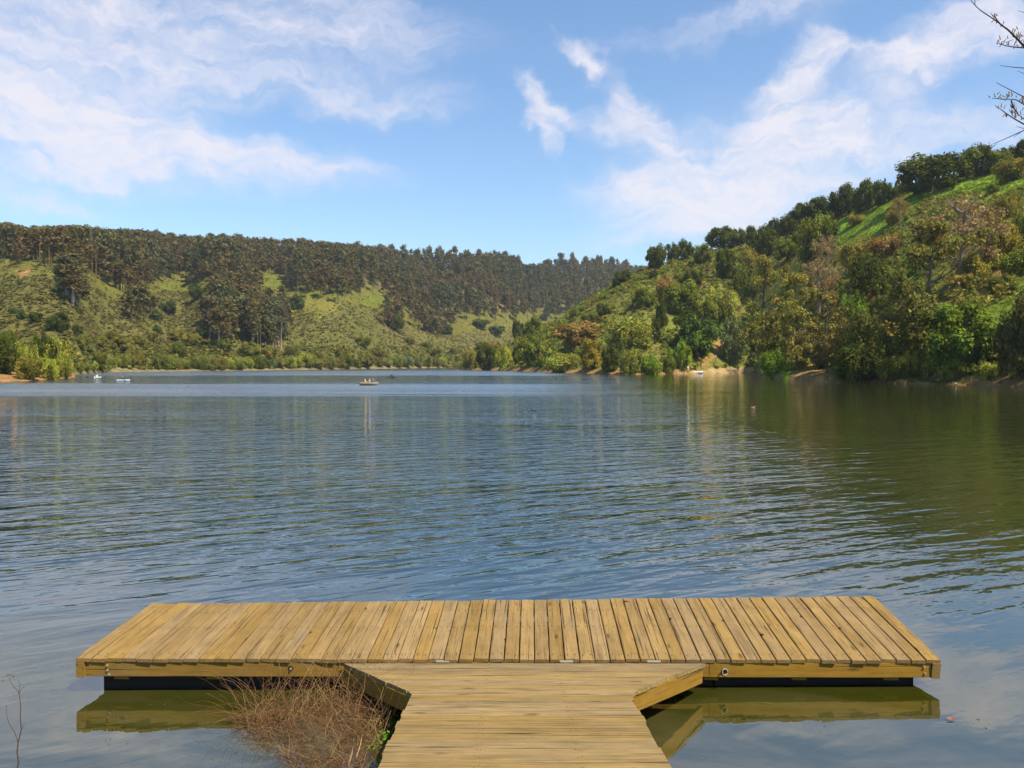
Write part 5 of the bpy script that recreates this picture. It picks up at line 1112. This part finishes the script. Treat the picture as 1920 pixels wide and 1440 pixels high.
b4 = boat('white_dinghy', 184, 709.5, 1.8, .9, .36, R(75), WHITEB, 'small white boat near the headland tip', seats=2)
person_sit(on(b4, -.25, 0, .16), R(150), (0.72, 0.72, 0.74), (.3, .3, .32), (.1, .07, .05), 'person in white in the small white boat')
person_sit(on(b4, .5, 0, .14), R(-30), (0.12, 0.12, 0.13), (.1, .1, .1), (.35, .33, .3), 'person in grey at the end of the small white boat')
def beach(u): y = float(TR.S(u)) + 4.0; return TR.pt(u, y)
def stand(u, dy, *a, **k):
    y = float(TR.S(u)) + dy; p = TR.pt(u, y); return person_stand((p.x, p.y, p.z - .02), *a, **k)
stand(1290, 1.8, R(180), (0.80, 0.78, 0.76), (.6, .55, .5), (.05, .03, .02), 'person in white standing at the beach edge')
stand(1314, 4, R(170), (0.03, 0.03, 0.03), (.03, .03, .04), (.03, .02, .02), 'person in black beside the white boat on the beach')
stand(1342, 9, R(200), (0.42, 0.44, 0.46), (.08, .08, .09), (.3, .28, .26), 'person in grey in the shade at the back of the beach')
fm = stand(1384, 1.2, R(160), (0.07, 0.04, 0.035), (.03, .03, .035), (.03, .02, .02), 'dark-clothed person fishing from the sand by the pines', True)
p = fm.location; mb = MB(); mb.tube([p + Vector((.05, -.2, 1.1)), p + Vector((-.4, -1.3, 1.9)), p + Vector((-.8, -2.3, 2.4))], [.012, .008, .004], 5); o = mb.build('fishing_rod', DARKB); tag(o, 'fishing rod held by the person on the sand', 'fishing rod')
stand(1414, 6, R(190), (0.06, 0.035, 0.03), (.05, .04, .04), (.03, .02, .02), 'person half hidden by the shrub at the end of the beach')
p = TR.pt(1307, float(TR.S(1307)) + 1.2); e = empty('beached_boat', (p.x, p.y, .1), 'white boat pulled up on the beach', 'boat', 'boats on the lake'); e.rotation_euler.z = R(14); h_ = obj('hull', hull_mesh('hull', 4.2, 1.5, .6, .3), WHITEB, e)
mb = MB(); mb.box((0, 0, .4), (.3, 1.1, .04)); mb.build('seat', WHITEB, e)
def duck(u, v, rz, cols, label, s=1.0, stand_p=None):
    J = [(0, 0, .04, .085), (.14, 0, .05, .07), (-.16, 0, .06, .055), (-.25, 0, .09, .02), (.20, 0, .13, .038), (.215, 0, .20, .045), (.26, 0, .20, .022), (.295, 0, .195, .012)]
    E_ = [(0, 1), (0, 2), (2, 3), (1, 4), (4, 5), (5, 6), (6, 7)]
    o = skin('duck' if stand_p is None else 'white_bird', J, E_, zone_mat('plumage', cols)); p = stand_p or water_at(u, v); o.location = (p.x, p.y, p.z if stand_p else 0); o.rotation_euler.z = rz; o.scale = (s, s, s); return tag(o, label, 'duck' if stand_p is None else 'bird')
duck(1002, 769.5, R(150), [(-1, (.16, .12, .08)), (.13, (.03, .05, .03))], 'duck swimming alone in the open water', .75)
duck(1412, 765, R(5), [(-1, (.28, .17, .09)), (.12, (.2, .12, .06))], 'brown duck trailing a wake below the beach', .75)
pb = TR.pt(1793, float(TR.S(1793)) + .6); duck(0, 0, R(120), [(-1, (.8, .8, .78)), (.18, (.8, .8, .78))], 'small white bird at the water edge under the rounded green tree', .9, Vector((pb.x, pb.y, pb.z + .05)))
# a curled leaf afloat right of the dock
lf = mesh_from('floating_leaf', [(-.045, 0, .018), (-.02, -.022, .008), (.02, -.024, .006), (.05, 0, .02), (.02, .022, .022), (-.02, .022, .02), (0, 0, .004)], [[0, 1, 6], [1, 2, 6], [2, 3, 6], [3, 4, 6], [4, 5, 6], [5, 0, 6]]); o = obj('floating_leaf', lf, plain('red_brown_leaf', (0.17, 0.075, 0.05))); o.location = water_at(1783, 1351) + Vector((0, 0, .004)); tag(o, 'curled reddish leaf floating off the right end of the dock', 'leaf')

# flecks of plant debris afloat in the shallows
V_ = []; F_ = []; A_ = []
cls = [(rb.uniform(20, 1900), rb.uniform(1320, 1440)) for q in range(26)]
for k in range(420):
    cu2, cv2 = rb.choice(cls); u = cu2 + rb.gauss(0, 55); v = max(1305, cv2 + rb.gauss(0, 9))
    if 690 < u < 1290: continue
    cl_ = rb.choice([(0, 0), (0, 0), (150, 20)]); p = water_at(u, v); a = rb.uniform(0, 6.28); l_ = rb.uniform(.003, .010) * (1.8 if rb.random() < .08 else 1); w_ = l_ * rb.uniform(.25, .7); t = Vector((math.cos(a), math.sin(a), 0)); b = Vector((-t.y, t.x, 0)); n0 = len(V_)
    V_ += [tuple(p + t * l_ + Vector((0, 0, .003))), tuple(p + b * w_ + Vector((0, 0, .005))), tuple(p - t * l_ + Vector((0, 0, .003))), tuple(p - b * w_ + Vector((0, 0, .004)))]; F_.append([n0, n0 + 1, n0 + 2, n0 + 3]); A_ += [lerp3((0.10, 0.065, 0.035), (0.18, 0.15, 0.07), rb.random())] * 4
o = obj('floating_debris', mesh_from('floating_debris', V_, F_, np.array(A_)), STEM); tag(o, 'tiny flecks of plant debris afloat in the shallows', 'debris', kind='stuff')

# ------------------------------------------------------------------ haze
mb = MB(); mb.hexa([(-1500, -60, -4), (1500, -60, -4), (1500, 2600, -4), (-1500, 2600, -4)], [(-1500, -60, 260), (1500, -60, 260), (1500, 2600, 260), (-1500, 2600, 260)])
m, nt, out = new_mat('haze_air'); pv = nt.nodes.new('ShaderNodeVolumePrincipled'); pv.inputs['Color'].default_value = (0.85, 0.92, 1.0, 1); pv.inputs['Density'].default_value = 0.00010; pv.inputs['Anisotropy'].default_value = .2
nt.links.new(pv.outputs[0], out.inputs['Volume']); o = mb.build('haze', m); tag(o, 'thin blue haze over the lake', kind='stuff')
